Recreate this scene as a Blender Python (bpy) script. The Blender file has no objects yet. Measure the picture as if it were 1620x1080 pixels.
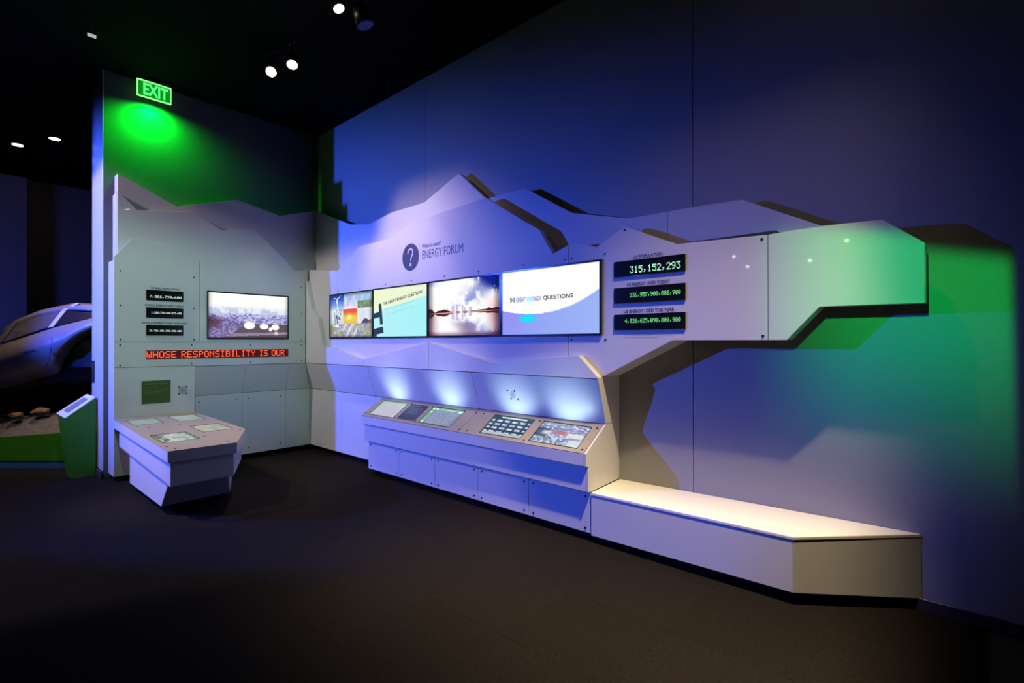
import bpy, bmesh, math, random
import numpy as np
from mathutils import Vector, Matrix

sc = bpy.context.scene
COL = sc.collection
random.seed(5)

# ------------------------------------------------------------------ camera, world, exposure, lights
cam = bpy.data.cameras.new('camera')
cam.sensor_width = 36.0
cam.lens = 36.0 * 806.0 / 1620.0
cam.clip_start = 0.05
cam.clip_end = 100
cam_o = bpy.data.objects.new('camera', cam)
COL.objects.link(cam_o)
yaw, pitch, roll = -0.7325, 0.0025, -0.001
fwd = Vector((math.sin(yaw) * math.cos(pitch), math.cos(yaw) * math.cos(pitch), math.sin(pitch)))
rt = Vector((math.cos(yaw), -math.sin(yaw), 0))
up = rt.cross(fwd)
rt2 = rt * math.cos(roll) + up * math.sin(roll)
up2 = -rt * math.sin(roll) + up * math.cos(roll)
m = Matrix((rt2, up2, -fwd)).transposed().to_4x4()
m.translation = Vector((0, -3.66, 1.5))
cam_o.matrix_world = m
sc.camera = cam_o

world = bpy.data.worlds.new('world')
sc.world = world
world.use_nodes = True
world.node_tree.nodes['Background'].inputs[0].default_value = (0.25, 0.35, 0.6, 1)
world.node_tree.nodes['Background'].inputs[1].default_value = 0.0015

sc.view_settings.view_transform = 'Standard'
sc.view_settings.look = 'None'
sc.view_settings.exposure = 0.0
sc.view_settings.gamma = 1.0
sc.view_settings.use_curve_mapping = False
sc.cycles.max_bounces = 6
sc.cycles.diffuse_bounces = 3
sc.cycles.glossy_bounces = 3
sc.cycles.caustics_reflective = False
sc.cycles.caustics_refractive = False
sc.cycles.use_denoising = True
sc.cycles.sample_clamp_indirect = 3.0


def spot(name, loc, target, col, power, angle, blend=0.5, rad=0.05, square=False, spin=0.0):
    l = bpy.data.lights.new(name, 'SPOT')
    l.color = col
    l.energy = power
    l.spot_size = math.radians(angle)
    l.spot_blend = blend
    l.shadow_soft_size = rad
    l.use_square = square
    o = bpy.data.objects.new(name, l)
    COL.objects.link(o)
    o.location = loc
    q = (Vector(target) - Vector(loc)).to_track_quat('-Z', 'Y')
    o.rotation_euler = (q.to_matrix() @ Matrix.Rotation(spin, 3, 'Z')).to_euler()
    return o


def gobo(o, u0, u1, v0, v1, su0, su1, sv0, sv1, slope=0.0, low=None):
    """framing shutters of a profile spotlight: soft limits on the beam's sideways (u) and upward (v) spread"""
    l = o.data
    l.use_nodes = True
    N, L = l.node_tree.nodes, l.node_tree.links
    em = N['Emission']
    tc = N.new('ShaderNodeTexCoord')
    sp = N.new('ShaderNodeSeparateXYZ')
    L.new(tc.outputs['Normal'], sp.inputs[0])

    def math_(op, a, b=None):
        n = N.new('ShaderNodeMath')
        n.operation = op
        for i, x in enumerate((a, b)):
            if x is None:
                continue
            if isinstance(x, (int, float)):
                n.inputs[i].default_value = x
            else:
                L.new(x, n.inputs[i])
        return n.outputs[0]

    az = math_('ABSOLUTE', sp.outputs['Z'])
    u = math_('DIVIDE', sp.outputs['X'], az)
    v = math_('DIVIDE', sp.outputs['Y'], az)
    vs = math_('ADD', v, math_('MULTIPLY', u, slope))

    def edge(x, e0, e1):
        n = N.new('ShaderNodeMapRange')
        n.interpolation_type = 'SMOOTHSTEP'
        n.inputs['From Min'].default_value = e0
        n.inputs['From Max'].default_value = e1
        L.new(x, n.inputs['Value'])
        return n.outputs[0]

    e = math_('MULTIPLY', edge(u, u0 - su0, u0 + su0), edge(u, u1 + su1, u1 - su1))
    e = math_('MULTIPLY', e, math_('MULTIPLY', edge(v, v0 - sv0, v0 + sv0), edge(vs, v1 + sv1, v1 - sv1)))
    if low:
        vl = math_('SUBTRACT', v, math_('MULTIPLY', u, low[0]))
        e = math_('MULTIPLY', e, edge(vl, low[1] - low[2], low[1] + low[2]))
    L.new(e, em.inputs['Strength'])
    return o


WARM = (1.0, 0.72, 0.44)
gobo(spot('blue_wash_light', (-7.8, -6.0, 2.8), (-5.0, 0, 1.75), (0.042, 0.108, 1.0), 2750, 130, 0.6, 0.06),
     -0.45, 0.53, -0.5, 0.325, 0.1, 0.075, 0.25, 0.19, 0.42, (3.0, -1.60, 0.14))
gobo(spot('bench_light', (-0.62, -1.15, 4.30), (-0.62, -0.36, 0.2), (1.0, 0.77, 0.47), 3250, 120, 0.6, 0.05),
     -0.66, 0.07, -0.45, 0.06, 0.22, 0.075, 0.2, 0.25)
gobo(spot('forum_light', (-4.85, -1.02, 4.20), (-4.85, -0.4, 1.2), (1.0, 0.72, 0.54), 280, 150, 0.8, 0.05),
     -0.34, 0.75, -0.6, 0.50, 0.16, 0.55, 0.3, 0.45)
gobo(spot('ridge_light', (-1.0, -1.30, 4.30), (-1.0, 0, 2.55), (1.0, 0.70, 0.52), 42, 120, 1.0, 0.05),
     -0.7, 0.38, -0.6, 0.04, 0.5, 0.2, 0.3, 0.22)
gobo(spot('green_light', (-0.25, -6.2, 3.1), (-0.33, 0, 1.40), (0.0, 1.0, 0.15), 1050, 40, 0.2, 0.02),
     -0.075, 0.077, -0.045, 0.100, 0.060, 0.004, 0.085, 0.010, 0.25)
gobo(spot('side_light', (-6.6, -4.9, 4.3), (-6.9, -2.45, 1.6), (1.0, 0.80, 0.84), 400, 120, 0.5, 0.05),
     -0.52, 0.75, -1.1, 0.55, 0.1, 0.06, 0.15, 0.05)
gobo(spot('left_panel_light', (-2.6, -3.2, 4.3), (-6.9, -1.4, 1.6), (0.62, 1.0, 0.84), 430, 70, 0.5, 0.08),
     -0.262, 0.26, -0.20, 0.19, 0.025, 0.2, 0.14, 0.10)
spot('island_light', (-5.2, -4.4, 4.3), (-5.7, -2.15, 0.65), (1.0, 0.76, 0.30), 560, 32, 0.8, 0.05)
spot('car_light', (-8.7, -2.7, 4.3), (-8.95, -2.2, 1.6), (1.0, 0.62, 0.32), 330, 56, 0.9, 0.06)
spot('car_blue_light', (-6.5, -5.4, 3.2), (-8.75, -2.35, 1.75), (0.02, 0.09, 1.0), 2300, 24, 0.9, 0.08)
spot('far_wall_light', (-10.2, -5.4, 1.2), (-12, -3.0, 1.8), (0.12, 0.16, 1.0), 170, 120, 1.0, 0.3)

# ------------------------------------------------------------------ materials
MATS = {}


def nodes_of(m):
    return m.node_tree.nodes, m.node_tree.links


def mat(name, col, rough=0.5, metal=0.0, spec=0.5, var=0.04, vscale=3.0, bump=0.0, bscale=200.0, coat=0.0, rvar=0.0):
    if name in MATS:
        return MATS[name]
    m = bpy.data.materials.new(name)
    m.use_nodes = True
    N, L = nodes_of(m)
    b = N['Principled BSDF']
    b.inputs['Roughness'].default_value = rough
    b.inputs['Metallic'].default_value = metal
    b.inputs['Specular IOR Level'].default_value = spec
    b.inputs['Coat Weight'].default_value = coat
    tc = N.new('ShaderNodeTexCoord')
    nz = N.new('ShaderNodeTexNoise')
    nz.inputs['Scale'].default_value = vscale
    nz.inputs['Detail'].default_value = 4
    L.new(tc.outputs['Object'], nz.inputs['Vector'])
    mx = N.new('ShaderNodeMix')
    mx.data_type = 'RGBA'
    c = Vector(col)
    mx.inputs['A'].default_value = (*(c * (1 - var)), 1)
    mx.inputs['B'].default_value = (*(c * (1 + var)), 1)
    L.new(nz.outputs['Fac'], mx.inputs['Factor'])
    L.new(mx.outputs['Result'], b.inputs['Base Color'])
    if rvar:
        mr = N.new('ShaderNodeMapRange')
        mr.inputs['To Min'].default_value = max(0.01, rough - rvar)
        mr.inputs['To Max'].default_value = rough + rvar
        L.new(nz.outputs['Fac'], mr.inputs['Value'])
        L.new(mr.outputs['Result'], b.inputs['Roughness'])
    if bump:
        n2 = N.new('ShaderNodeTexNoise')
        n2.inputs['Scale'].default_value = bscale
        L.new(tc.outputs['Object'], n2.inputs['Vector'])
        bp = N.new('ShaderNodeBump')
        bp.inputs['Strength'].default_value = bump
        bp.inputs['Distance'].default_value = 0.01
        L.new(n2.outputs['Fac'], bp.inputs['Height'])
        L.new(bp.outputs['Normal'], b.inputs['Normal'])
    MATS[name] = m
    return m


def emit(name, col, strength):
    if name in MATS:
        return MATS[name]
    m = bpy.data.materials.new(name)
    m.use_nodes = True
    N, L = nodes_of(m)
    b = N['Principled BSDF']
    b.inputs['Base Color'].default_value = (0.02, 0.02, 0.02, 1)
    b.inputs['Specular IOR Level'].default_value = 0.05
    b.inputs['Emission Color'].default_value = (*col, 1)
    b.inputs['Emission Strength'].default_value = strength
    MATS[name] = m
    return m


def screen_mat(name, strength, rough=0.05):
    m = bpy.data.materials.new(name)
    m.use_nodes = True
    N, L = nodes_of(m)
    b = N['Principled BSDF']
    b.inputs['Base Color'].default_value = (0.01, 0.01, 0.012, 1)
    b.inputs['Roughness'].default_value = rough
    b.inputs['Specular IOR Level'].default_value = 0.15
    at = N.new('ShaderNodeAttribute')
    at.attribute_name = 'picture'
    L.new(at.outputs['Color'], b.inputs['Emission Color'])
    b.inputs['Emission Strength'].default_value = strength
    MATS[name] = m
    return m


WHITE = mat('white_laminate', (0.60, 0.60, 0.60), 0.02, var=0.02, vscale=1.5, rvar=0.005)
WHITE2 = mat('white_laminate_satin', (0.56, 0.56, 0.56), 0.35, var=0.02, vscale=1.5)
CREAM = mat('cream_solid_surface', (0.84, 0.82, 0.76), 0.30, var=0.02)
TAN = mat('grey_tan_metal', (0.32, 0.28, 0.19), 0.38, 0.15, var=0.04, vscale=5)
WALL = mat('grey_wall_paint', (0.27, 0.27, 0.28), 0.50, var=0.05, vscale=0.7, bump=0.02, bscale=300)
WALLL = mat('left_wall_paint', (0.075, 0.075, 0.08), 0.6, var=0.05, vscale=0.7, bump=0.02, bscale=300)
FARW = mat('far_wall_paint', (0.18, 0.18, 0.22), 0.7, var=0.06, vscale=0.5)
BLACK = mat('black_paint', (0.0012, 0.0012, 0.0013), 0.9, spec=0.1)
BASEB = mat('dark_rubber_base', (0.035, 0.035, 0.04), 0.35)
DARK = mat('dark_frame', (0.010, 0.010, 0.012), 0.6)
BEZEL = mat('black_gloss_plastic', (0.008, 0.008, 0.010), 0.18)
DISP = mat('black_display_window', (0.006, 0.007, 0.012), 0.15)
SCREW = mat('dark_screw', (0.015, 0.015, 0.017), 0.35, 0.6)
INK = mat('grey_print', (0.045, 0.045, 0.055), 0.4)
INKF = mat('fine_grey_print', (0.13, 0.13, 0.15), 0.4)
LIGHTINK = mat('pale_print', (0.62, 0.62, 0.64), 0.3)
GREEN = mat('green_paint', (0.026, 0.14, 0.008), 0.35, var=0.08)
OLIVE = mat('olive_plaque', (0.055, 0.10, 0.020), 0.25, var=0.15, vscale=6)
OLTXT = mat('plaque_print', (0.20, 0.27, 0.14), 0.3)
BLUEKICK = mat('blue_grey_kick', (0.02, 0.07, 0.20), 0.5)
CARP = mat('car_paint', (0.26, 0.27, 0.31), 0.28, 0.25, coat=0.6, var=0.03)
CARBLK = mat('car_black_trim', (0.01, 0.01, 0.011), 0.4)
TYRE = mat('tyre_rubber', (0.012, 0.012, 0.012), 0.75)
ALLOY = mat('wheel_alloy', (0.35, 0.36, 0.38), 0.3, 0.9)
PALE = mat('pale_trim', (0.6, 0.6, 0.62), 0.3)
ROCK = mat('brown_rock', (0.16, 0.10, 0.06), 0.85, var=0.4, vscale=8, bump=0.6, bscale=30)
GRAVEL = mat('dark_gravel', (0.09, 0.085, 0.085), 0.9, var=0.6, vscale=30, bump=0.8, bscale=60)
PEDTOP = mat('pale_plate', (0.7, 0.66, 0.68), 0.3)
LAMPOFF = mat('blue_lens', (0.03, 0.06, 0.25), 0.2)
CANM = mat('lamp_black_metal', (0.01, 0.01, 0.01), 0.45, 0.3)
HOLES = mat('speaker_holes', (0.02, 0.02, 0.02), 0.6)
SPKR = mat('speaker_plate', (0.50, 0.50, 0.49), 0.3, 0.1)
E_WARM = emit('lamp_lens_glow', (1.0, 0.80, 0.52), 14)
E_WARM2 = emit('downlight_glow', (1.0, 0.78, 0.52), 9)
E_GREEN = emit('green_led', (0.25, 1.0, 0.30), 1.0)
E_GREENW = emit('green_led_bright', (0.45, 1.0, 0.62), 1.25)
E_RED = emit('red_led', (1.0, 0.11, 0.03), 1.35)
E_REDBG = emit('red_led_glow', (0.055, 0.0, 0.002), 1.0)
E_EXIT = emit('exit_letter_glow', (0.10, 1.0, 0.22), 1.1)
E_EXITL = emit('exit_edge_glow', (0.32, 1.0, 0.32), 1.2)

GLASS = bpy.data.materials.new('window_glass')
GLASS.use_nodes = True
N, L = nodes_of(GLASS)
N['Principled BSDF'].inputs['Base Color'].default_value = (0.30, 0.32, 0.34, 1)
N['Principled BSDF'].inputs['Roughness'].default_value = 0.03
N['Principled BSDF'].inputs['Transmission Weight'].default_value = 0.0
N['Principled BSDF'].inputs['Alpha'].default_value = 0.22
EXITG = bpy.data.materials.new('exit_acrylic')
EXITG.use_nodes = True
N, L = nodes_of(EXITG)
N['Principled BSDF'].inputs['Base Color'].default_value = (0.02, 0.30, 0.03, 1)
N['Principled BSDF'].inputs['Emission Color'].default_value = (0.0, 1.0, 0.03, 1)
N['Principled BSDF'].inputs['Emission Strength'].default_value = 0.35
N['Principled BSDF'].inputs['Roughness'].default_value = 0.1
N['Principled BSDF'].inputs['Alpha'].default_value = 0.45

CARPET = []
for k in range(2):
    m = bpy.data.materials.new('carpet_tile_grain')
    m.use_nodes = True
    N, L = nodes_of(m)
    b = N['Principled BSDF']
    b.inputs['Roughness'].default_value = 0.95
    b.inputs['Specular IOR Level'].default_value = 0.1
    tc = N.new('ShaderNodeTexCoord')
    mp = N.new('ShaderNodeMapping')
    mp.inputs['Scale'].default_value = (45, 210, 20) if k else (210, 45, 20)
    L.new(tc.outputs['Object'], mp.inputs['Vector'])
    nz = N.new('ShaderNodeTexNoise')
    nz.inputs['Scale'].default_value = 1.0
    nz.inputs['Detail'].default_value = 3
    L.new(mp.outputs['Vector'], nz.inputs['Vector'])
    n2 = N.new('ShaderNodeTexNoise')
    n2.inputs['Scale'].default_value = 420
    L.new(tc.outputs['Object'], n2.inputs['Vector'])
    ad = N.new('ShaderNodeMath')
    ad.operation = 'ADD'
    L.new(nz.outputs['Fac'], ad.inputs[0])
    L.new(n2.outputs['Fac'], ad.inputs[1])
    rp = N.new('ShaderNodeMapRange')
    rp.inputs['From Min'].default_value = 0.75
    rp.inputs['From Max'].default_value = 1.3
    L.new(ad.outputs[0], rp.inputs['Value'])
    mx = N.new('ShaderNodeMix')
    mx.data_type = 'RGBA'
    s = 1.0 if k else 0.93
    mx.inputs['A'].default_value = (0.0025 * s, 0.0022 * s, 0.0020 * s, 1)
    mx.inputs['B'].default_value = (0.0165 * s, 0.013 * s, 0.011 * s, 1)
    L.new(rp.outputs['Result'], mx.inputs['Factor'])
    L.new(mx.outputs['Result'], b.inputs['Base Color'])
    bp = N.new('ShaderNodeBump')
    bp.inputs['Strength'].default_value = 0.5
    bp.inputs['Distance'].default_value = 0.0015
    L.new(ad.outputs[0], bp.inputs['Height'])
    L.new(bp.outputs['Normal'], b.inputs['Normal'])
    CARPET.append(m)

# ------------------------------------------------------------------ object helpers


def link(name, me, material, parent=None):
    o = bpy.data.objects.new(name, me)
    if material is not None and not me.materials:
        me.materials.append(material)
    COL.objects.link(o)
    if parent is not None:
        o.parent = parent
    return o


def from_bm(name, bm, material, parent=None, smooth=False):
    bmesh.ops.recalc_face_normals(bm, faces=bm.faces)
    me = bpy.data.meshes.new(name)
    bm.to_mesh(me)
    bm.free()
    if smooth:
        for p in me.polygons:
            p.use_smooth = True
    return link(name, me, material, parent)


def thing(name, label, cat, group=None):
    o = bpy.data.objects.new(name, None)
    o.empty_display_size = 0.1
    COL.objects.link(o)
    o['label'] = label
    o['category'] = cat
    if group:
        o['group'] = group
    return o


def tag(o, label, cat, group=None):
    o['label'] = label
    o['category'] = cat
    if group:
        o['group'] = group
    return o


def struct(o):
    o['kind'] = 'structure'
    return o


def at_base(t, loc):
    """set the empty at the thing's base, leaving its (world built) children where they stand"""
    t.location = loc
    for c in t.children:
        c.matrix_parent_inverse = Matrix.Translation(-Vector(loc))
    return t


def bm_box(x0, x1, y0, y1, z0, z1, bev=0.0, bm=None):
    b = bmesh.new()
    vs = [b.verts.new((x, y, z)) for x in (x0, x1) for y in (y0, y1) for z in (z0, z1)]
    for f in ((0, 1, 3, 2), (4, 6, 7, 5), (0, 4, 5, 1), (2, 3, 7, 6), (0, 2, 6, 4), (1, 5, 7, 3)):
        b.faces.new([vs[i] for i in f])
    bmesh.ops.recalc_face_normals(b, faces=b.faces)
    if bev:
        bmesh.ops.bevel(b, geom=list(b.edges), offset=bev, segments=1, affect='EDGES')
    if bm is None:
        return b
    me = bpy.data.meshes.new('tmp')
    b.to_mesh(me)
    b.free()
    bm.from_mesh(me)
    bpy.data.meshes.remove(me)
    return bm


def box(name, x0, x1, y0, y1, z0, z1, material, parent=None, bev=0.0):
    return from_bm(name, bm_box(x0, x1, y0, y1, z0, z1, bev), material, parent)


def slab(name, front, back, material, parent=None, bev=0.0):
    """closed slab between two matching 3-D outlines"""
    b = bmesh.new()
    f = [b.verts.new(p) for p in front]
    k = [b.verts.new(p) for p in back]
    n = len(f)
    b.faces.new(f)
    b.faces.new(list(reversed(k)))
    for i in range(n):
        j = (i + 1) % n
        b.faces.new((f[j], f[i], k[i], k[j]))
    bmesh.ops.recalc_face_normals(b, faces=b.faces)
    if bev:
        es = [e for e in b.edges if len(e.link_faces) == 2 and e.calc_face_angle(0) > 0.3]
        bmesh.ops.bevel(b, geom=es, offset=bev, segments=1, affect='EDGES', clamp_overlap=True)
    return from_bm(name, b, material, parent)


def slab_r(name, pts, yf, yb, material, parent=None, bev=0.0):
    return slab(name, [(x, yf, z) for x, z in pts], [(x, yb, z) for x, z in pts], material, parent, bev)


def slab_l(name, pts, xf, xb, material, parent=None, bev=0.0):
    return slab(name, [(xf, y, z) for y, z in pts], [(xb, y, z) for y, z in pts], material, parent, bev)


def cyl_bm(p0, p1, r0, r1=None, n=20):
    r1 = r0 if r1 is None else r1
    p0, p1 = Vector(p0), Vector(p1)
    b = bmesh.new()
    bmesh.ops.create_cone(b, cap_ends=True, segments=n, radius1=r0, radius2=r1, depth=(p1 - p0).length)
    q = (p1 - p0).to_track_quat('Z', 'Y').to_matrix().to_4x4()
    q.translation = (p0 + p1) / 2
    bmesh.ops.transform(b, matrix=q, verts=b.verts)
    return b


def cyl(name, p0, p1, r0, material, parent=None, r1=None, n=20):
    o = from_bm(name, cyl_bm(p0, p1, r0, r1, n), material, parent)
    for p in o.data.polygons:
        p.use_smooth = len(p.vertices) == 4
    return o


_screw = {}


def screw(pos, normal, parent):
    key = tuple(normal)
    if key not in _screw:
        b = cyl_bm(Vector((0, 0, 0)), Vector(normal) * 0.004, 0.009, 0.0075, 10)
        me = bpy.data.meshes.new('screw')
        b.to_mesh(me)
        b.free()
        me.materials.append(SCREW)
        _screw[key] = me
    o = bpy.data.objects.new('screw', _screw[key])
    COL.objects.link(o)
    o.parent = parent
    o.location = pos
    return o


def text_mesh(body, fit, place, material, parent, name='lettering', shear=0.0, depth=0.001, bold=0.0):
    """lettering fitted into the box fit=(a0,a1,z0,z1); place(a,z,d) gives the 3-D point"""
    cu = bpy.data.curves.new('lettering', 'FONT')
    cu.body = body
    cu.size = 1.0
    cu.shear = shear
    cu.resolution_u = 3
    cu.offset = bold
    cu.fill_mode = 'FRONT'
    o = bpy.data.objects.new('tmp_text', cu)
    COL.objects.link(o)
    dg = bpy.context.evaluated_depsgraph_get()
    me = bpy.data.meshes.new_from_object(o.evaluated_get(dg))
    bpy.data.objects.remove(o)
    bpy.data.curves.remove(cu)
    n = len(me.vertices)
    co = np.zeros(n * 3)
    me.vertices.foreach_get('co', co)
    co = co.reshape(-1, 3)
    mn, mxx = co.min(0), co.max(0)
    a0, a1, z0, z1 = fit
    out = []
    for v in co:
        a = a0 + (v[0] - mn[0]) / max(1e-6, mxx[0] - mn[0]) * (a1 - a0)
        z = z0 + (v[1] - mn[1]) / max(1e-6, mxx[1] - mn[1]) * (z1 - z0)
        out.append(place(a, z, depth))
    me.vertices.foreach_set('co', np.array(out).ravel())
    me.name = name
    me.materials.clear()
    return link(name, me, material, parent)


FONT57 = {
    '0': ['01110', '10001', '10011', '10101', '11001', '10001', '01110'],
    '1': ['00100', '01100', '00100', '00100', '00100', '00100', '01110'],
    '2': ['01110', '10001', '00001', '00010', '00100', '01000', '11111'],
    '3': ['11111', '00010', '00100', '00010', '00001', '10001', '01110'],
    '4': ['00010', '00110', '01010', '10010', '11111', '00010', '00010'],
    '5': ['11111', '10000', '11110', '00001', '00001', '10001', '01110'],
    '6': ['00110', '01000', '10000', '11110', '10001', '10001', '01110'],
    '7': ['11111', '00001', '00010', '00100', '01000', '01000', '01000'],
    '8': ['01110', '10001', '10001', '01110', '10001', '10001', '01110'],
    '9': ['01110', '10001', '10001', '01111', '00001', '00010', '01100'],
    ',': ['00000', '00000', '00000', '00000', '01100', '00100', '01000'],
    'W': ['10001', '10001', '10001', '10101', '10101', '10101', '01010'],
    'H': ['10001', '10001', '10001', '11111', '10001', '10001', '10001'],
    'O': ['01110', '10001', '10001', '10001', '10001', '10001', '01110'],
    'S': ['01111', '10000', '10000', '01110', '00001', '00001', '11110'],
    'E': ['11111', '10000', '10000', '11110', '10000', '10000', '11111'],
    'R': ['11110', '10001', '10001', '11110', '10100', '10010', '10001'],
    'P': ['11110', '10001', '10001', '11110', '10000', '10000', '10000'],
    'N': ['10001', '11001', '10101', '10011', '10001', '10001', '10001'],
    'I': ['01110', '00100', '00100', '00100', '00100', '00100', '01110'],
    'B': ['11110', '10001', '10001', '11110', '10001', '10001', '11110'],
    'L': ['10000', '10000', '10000', '10000', '10000', '10000', '11111'],
    'T': ['11111', '00100', '00100', '00100', '00100', '00100', '00100'],
    'Y': ['10001', '10001', '01010', '00100', '00100', '00100', '00100'],
    'U': ['10001', '10001', '10001', '10001', '10001', '10001', '01110'],
    ' ': ['000'] * 7,
}


def led_text(name, s, fit, place, material, parent, fill=0.92, gap=1, depth=0.0015):
    """dot-matrix characters, each its own part"""
    total = sum(len(FONT57[c][0]) + gap for c in s) - gap
    a0, a1, z0, z1 = fit
    pa, pz = (a1 - a0) / total, (z1 - z0) / 7
    pos = 0
    for ch in s:
        g = FONT57[ch]
        V, F = [], []
        for i in range(len(g[0])):
            for r in range(7):
                if g[r][i] == '1':
                    ca, cz = a0 + (pos + i + .5) * pa, z1 - (r + .5) * pz
                    ha, hz = pa * fill / 2, pz * fill / 2
                    k = len(V)
                    for da, dz in ((-ha, -hz), (ha, -hz), (ha, hz), (-ha, hz)):
                        V.append(place(ca + da, cz + dz, depth))
                    F.append((k, k + 1, k + 2, k + 3))
        pos += len(g[0]) + gap
        if V:
            me = bpy.data.meshes.new(name)
            me.from_pydata(V, [], F)
            link(name, me, material, parent)


def split_letters(o, name='letter'):
    """part the lettering into one object per letter"""
    bm = bmesh.new()
    bm.from_mesh(o.data)
    bm.verts.ensure_lookup_table()
    seen, groups = set(), []
    for v in bm.verts:
        if v.index in seen:
            continue
        st, g = [v], []
        seen.add(v.index)
        while st:
            w = st.pop()
            g.append(w.index)
            for e in w.link_edges:
                x = e.other_vert(w)
                if x.index not in seen:
                    seen.add(x.index)
                    st.append(x)
        groups.append(set(g))
    for g in groups:
        ids = sorted(g)
        mp = {k: i for i, k in enumerate(ids)}
        F = [[mp[v.index] for v in f.verts] for f in bm.faces if f.verts[0].index in g]
        me = bpy.data.meshes.new(name)
        me.from_pydata([tuple(bm.verts[k].co) for k in ids], [], F)
        c = link(name, me, o.data.materials[0], o.parent)
        c.matrix_parent_inverse = o.matrix_parent_inverse
    bm.free()
    bpy.data.objects.remove(o)


def picture(name, nx, nz, corners, paint, material, parent):
    """a screen image on a fine grid; corners = top-left, top-right, bottom-right, bottom-left"""
    tl, tr, br, bl = [np.array(c, float) for c in corners]
    u = (np.arange(nx + 1) / nx)[None, :, None]
    v = (np.arange(nz + 1) / nz)[:, None, None]
    P = (tl * (1 - u) + tr * u) * (1 - v) + (bl * (1 - u) + br * u) * v
    V = P.reshape(-1, 3)
    i = np.arange(nx)[None, :] + np.arange(nz)[:, None] * (nx + 1)
    i = i.ravel()
    F = np.stack([i, i + nx + 1, i + nx + 2, i + 1], 1)
    me = bpy.data.meshes.new(name)
    me.from_pydata(V.tolist(), [], F.tolist())
    U, W = np.meshgrid(np.arange(nx + 1) / nx, np.arange(nz + 1) / nz)
    rgb = np.clip(paint(U, W), 0, 1.0)
    lin = np.where(rgb <= 0.04045, rgb / 12.92, ((rgb + 0.055) / 1.055) ** 2.4)
    at = me.color_attributes.new('picture', 'FLOAT_COLOR', 'POINT')
    full = np.ones((V.shape[0], 4))
    full[:, :3] = lin.reshape(-1, 3)
    at.data.foreach_set('color', full.ravel())
    return link(name, me, material, parent)


def on_r(y):
    return lambda a, z, d: (a, y - d, z)


def on_l(x):
    return lambda a, z, d: (x + d, a, z)


_rng = np.random.RandomState(3)


def noise2(U, V, fx, fy, seed=0):
    """smooth value noise"""
    r = np.random.RandomState(seed)
    g = r.rand(64, 64)
    x, y = U * fx, V * fy
    xi, yi = np.floor(x).astype(int), np.floor(y).astype(int)
    fx_, fy_ = x - xi, y - yi
    fx_, fy_ = fx_ * fx_ * (3 - 2 * fx_), fy_ * fy_ * (3 - 2 * fy_)
    a, b = g[yi % 64, xi % 64], g[yi % 64, (xi + 1) % 64]
    c, d = g[(yi + 1) % 64, xi % 64], g[(yi + 1) % 64, (xi + 1) % 64]
    return (a * (1 - fx_) + b * fx_) * (1 - fy_) + (c * (1 - fx_) + d * fx_) * fy_


def fbm(U, V, f, seed=0, oct=4, asp=1.0):
    t, amp, s = 0, 0.5, 0
    for k in range(oct):
        t = t + noise2(U, V, f * asp * 2 ** k, f * 2 ** k, seed + k) * amp
        s += amp
        amp *= 0.55
    return t / s


def lay(img, mask, col):
    m = np.clip(mask, 0, 1)[..., None]
    return img * (1 - m) + np.array(col) * m


def sm(x, a, b):
    t = np.clip((x - a) / (b - a + 1e-9), 0, 1)
    return t * t * (3 - 2 * t)


# ------------------------------------------------------------------ room shell
ZC = 4.53
XL, YL0 = -7.13, -2.49              # left wall face and its free end
floor = box('floor', -14, 4, -13, 3, -0.06, -0.012, mat('floor_screed', (0.02, 0.02, 0.02), 0.9))
struct(floor)
T = 0.61
tile_me = {}
for k in range(2):
    b = bm_box(-T / 2 + .0002, T / 2 - .0002, -T / 2 + .0002, T / 2 - .0002, -0.010, 0.0, 0.0008)
    me = bpy.data.meshes.new('carpet_tile')
    b.to_mesh(me)
    b.free()
    me.materials.append(CARPET[k])
    tile_me[k] = me
for i in range(-17, 4):
    for j in range(-8, 6):
        cx, cy = -2.386 + (i + .5) * T, -2.36 + (j + .5) * T
        if cy > 0.0 + T / 2 or cx > 1.6 or cy < -6.2:
            continue
        if cx < -7.7 and cy > -2.0:
            continue
        if cx > -6.9 and cx < -.4 and cy > -0.05:
            continue
        o = bpy.data.objects.new('carpet_tile', tile_me[(i + j) % 2])
        COL.objects.link(o)
        o.parent = floor
        o.location = (cx, cy, 0)
struct(box('ceiling', -14, 4, -13, 3, ZC, ZC + 0.1, BLACK))

wr = thing('wall_right', 'x', 'wall')
for kk in ('label', 'category'):
    del wr[kk]
struct(wr)
for x0, x1 in ((-7.12, -4.62), (-4.617, -1.511), (-1.506, 1.6), (1.603, 4.0)):
    box('wall_panel', x0, x1, 0.0, 0.03, 0, ZC, WALL, wr, 0.001)
box('backing', -7.12, 4.0, 0.03, 0.15, 0, ZC, BLACK, wr)
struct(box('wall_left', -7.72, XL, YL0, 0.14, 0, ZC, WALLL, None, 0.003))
struct(box('wall_end', -7.722, XL - 0.002, YL0 - 0.012, YL0 - 0.001, 0.09, ZC, mat('pale_wall_paint', (0.52, 0.52, 0.54), 0.3), None, 0.002))
struct(box('baseboard_right', -0.34, 4.0, -0.012, -0.0005, 0, 0.068, BASEB, None, 0.002))
struct(box('baseboard_left', -7.74, XL + .01, YL0 - 0.03, YL0 - .013, 0, 0.085, BASEB, None, 0.002))
struct(box('wall_far', -12.2, -12.0, -2.75, 4.0, 0, 4.30, FARW))
struct(box('wall_alcove', -12.2, -11.75, -8.9, -2.75, 0, 4.27, FARW))

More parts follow.
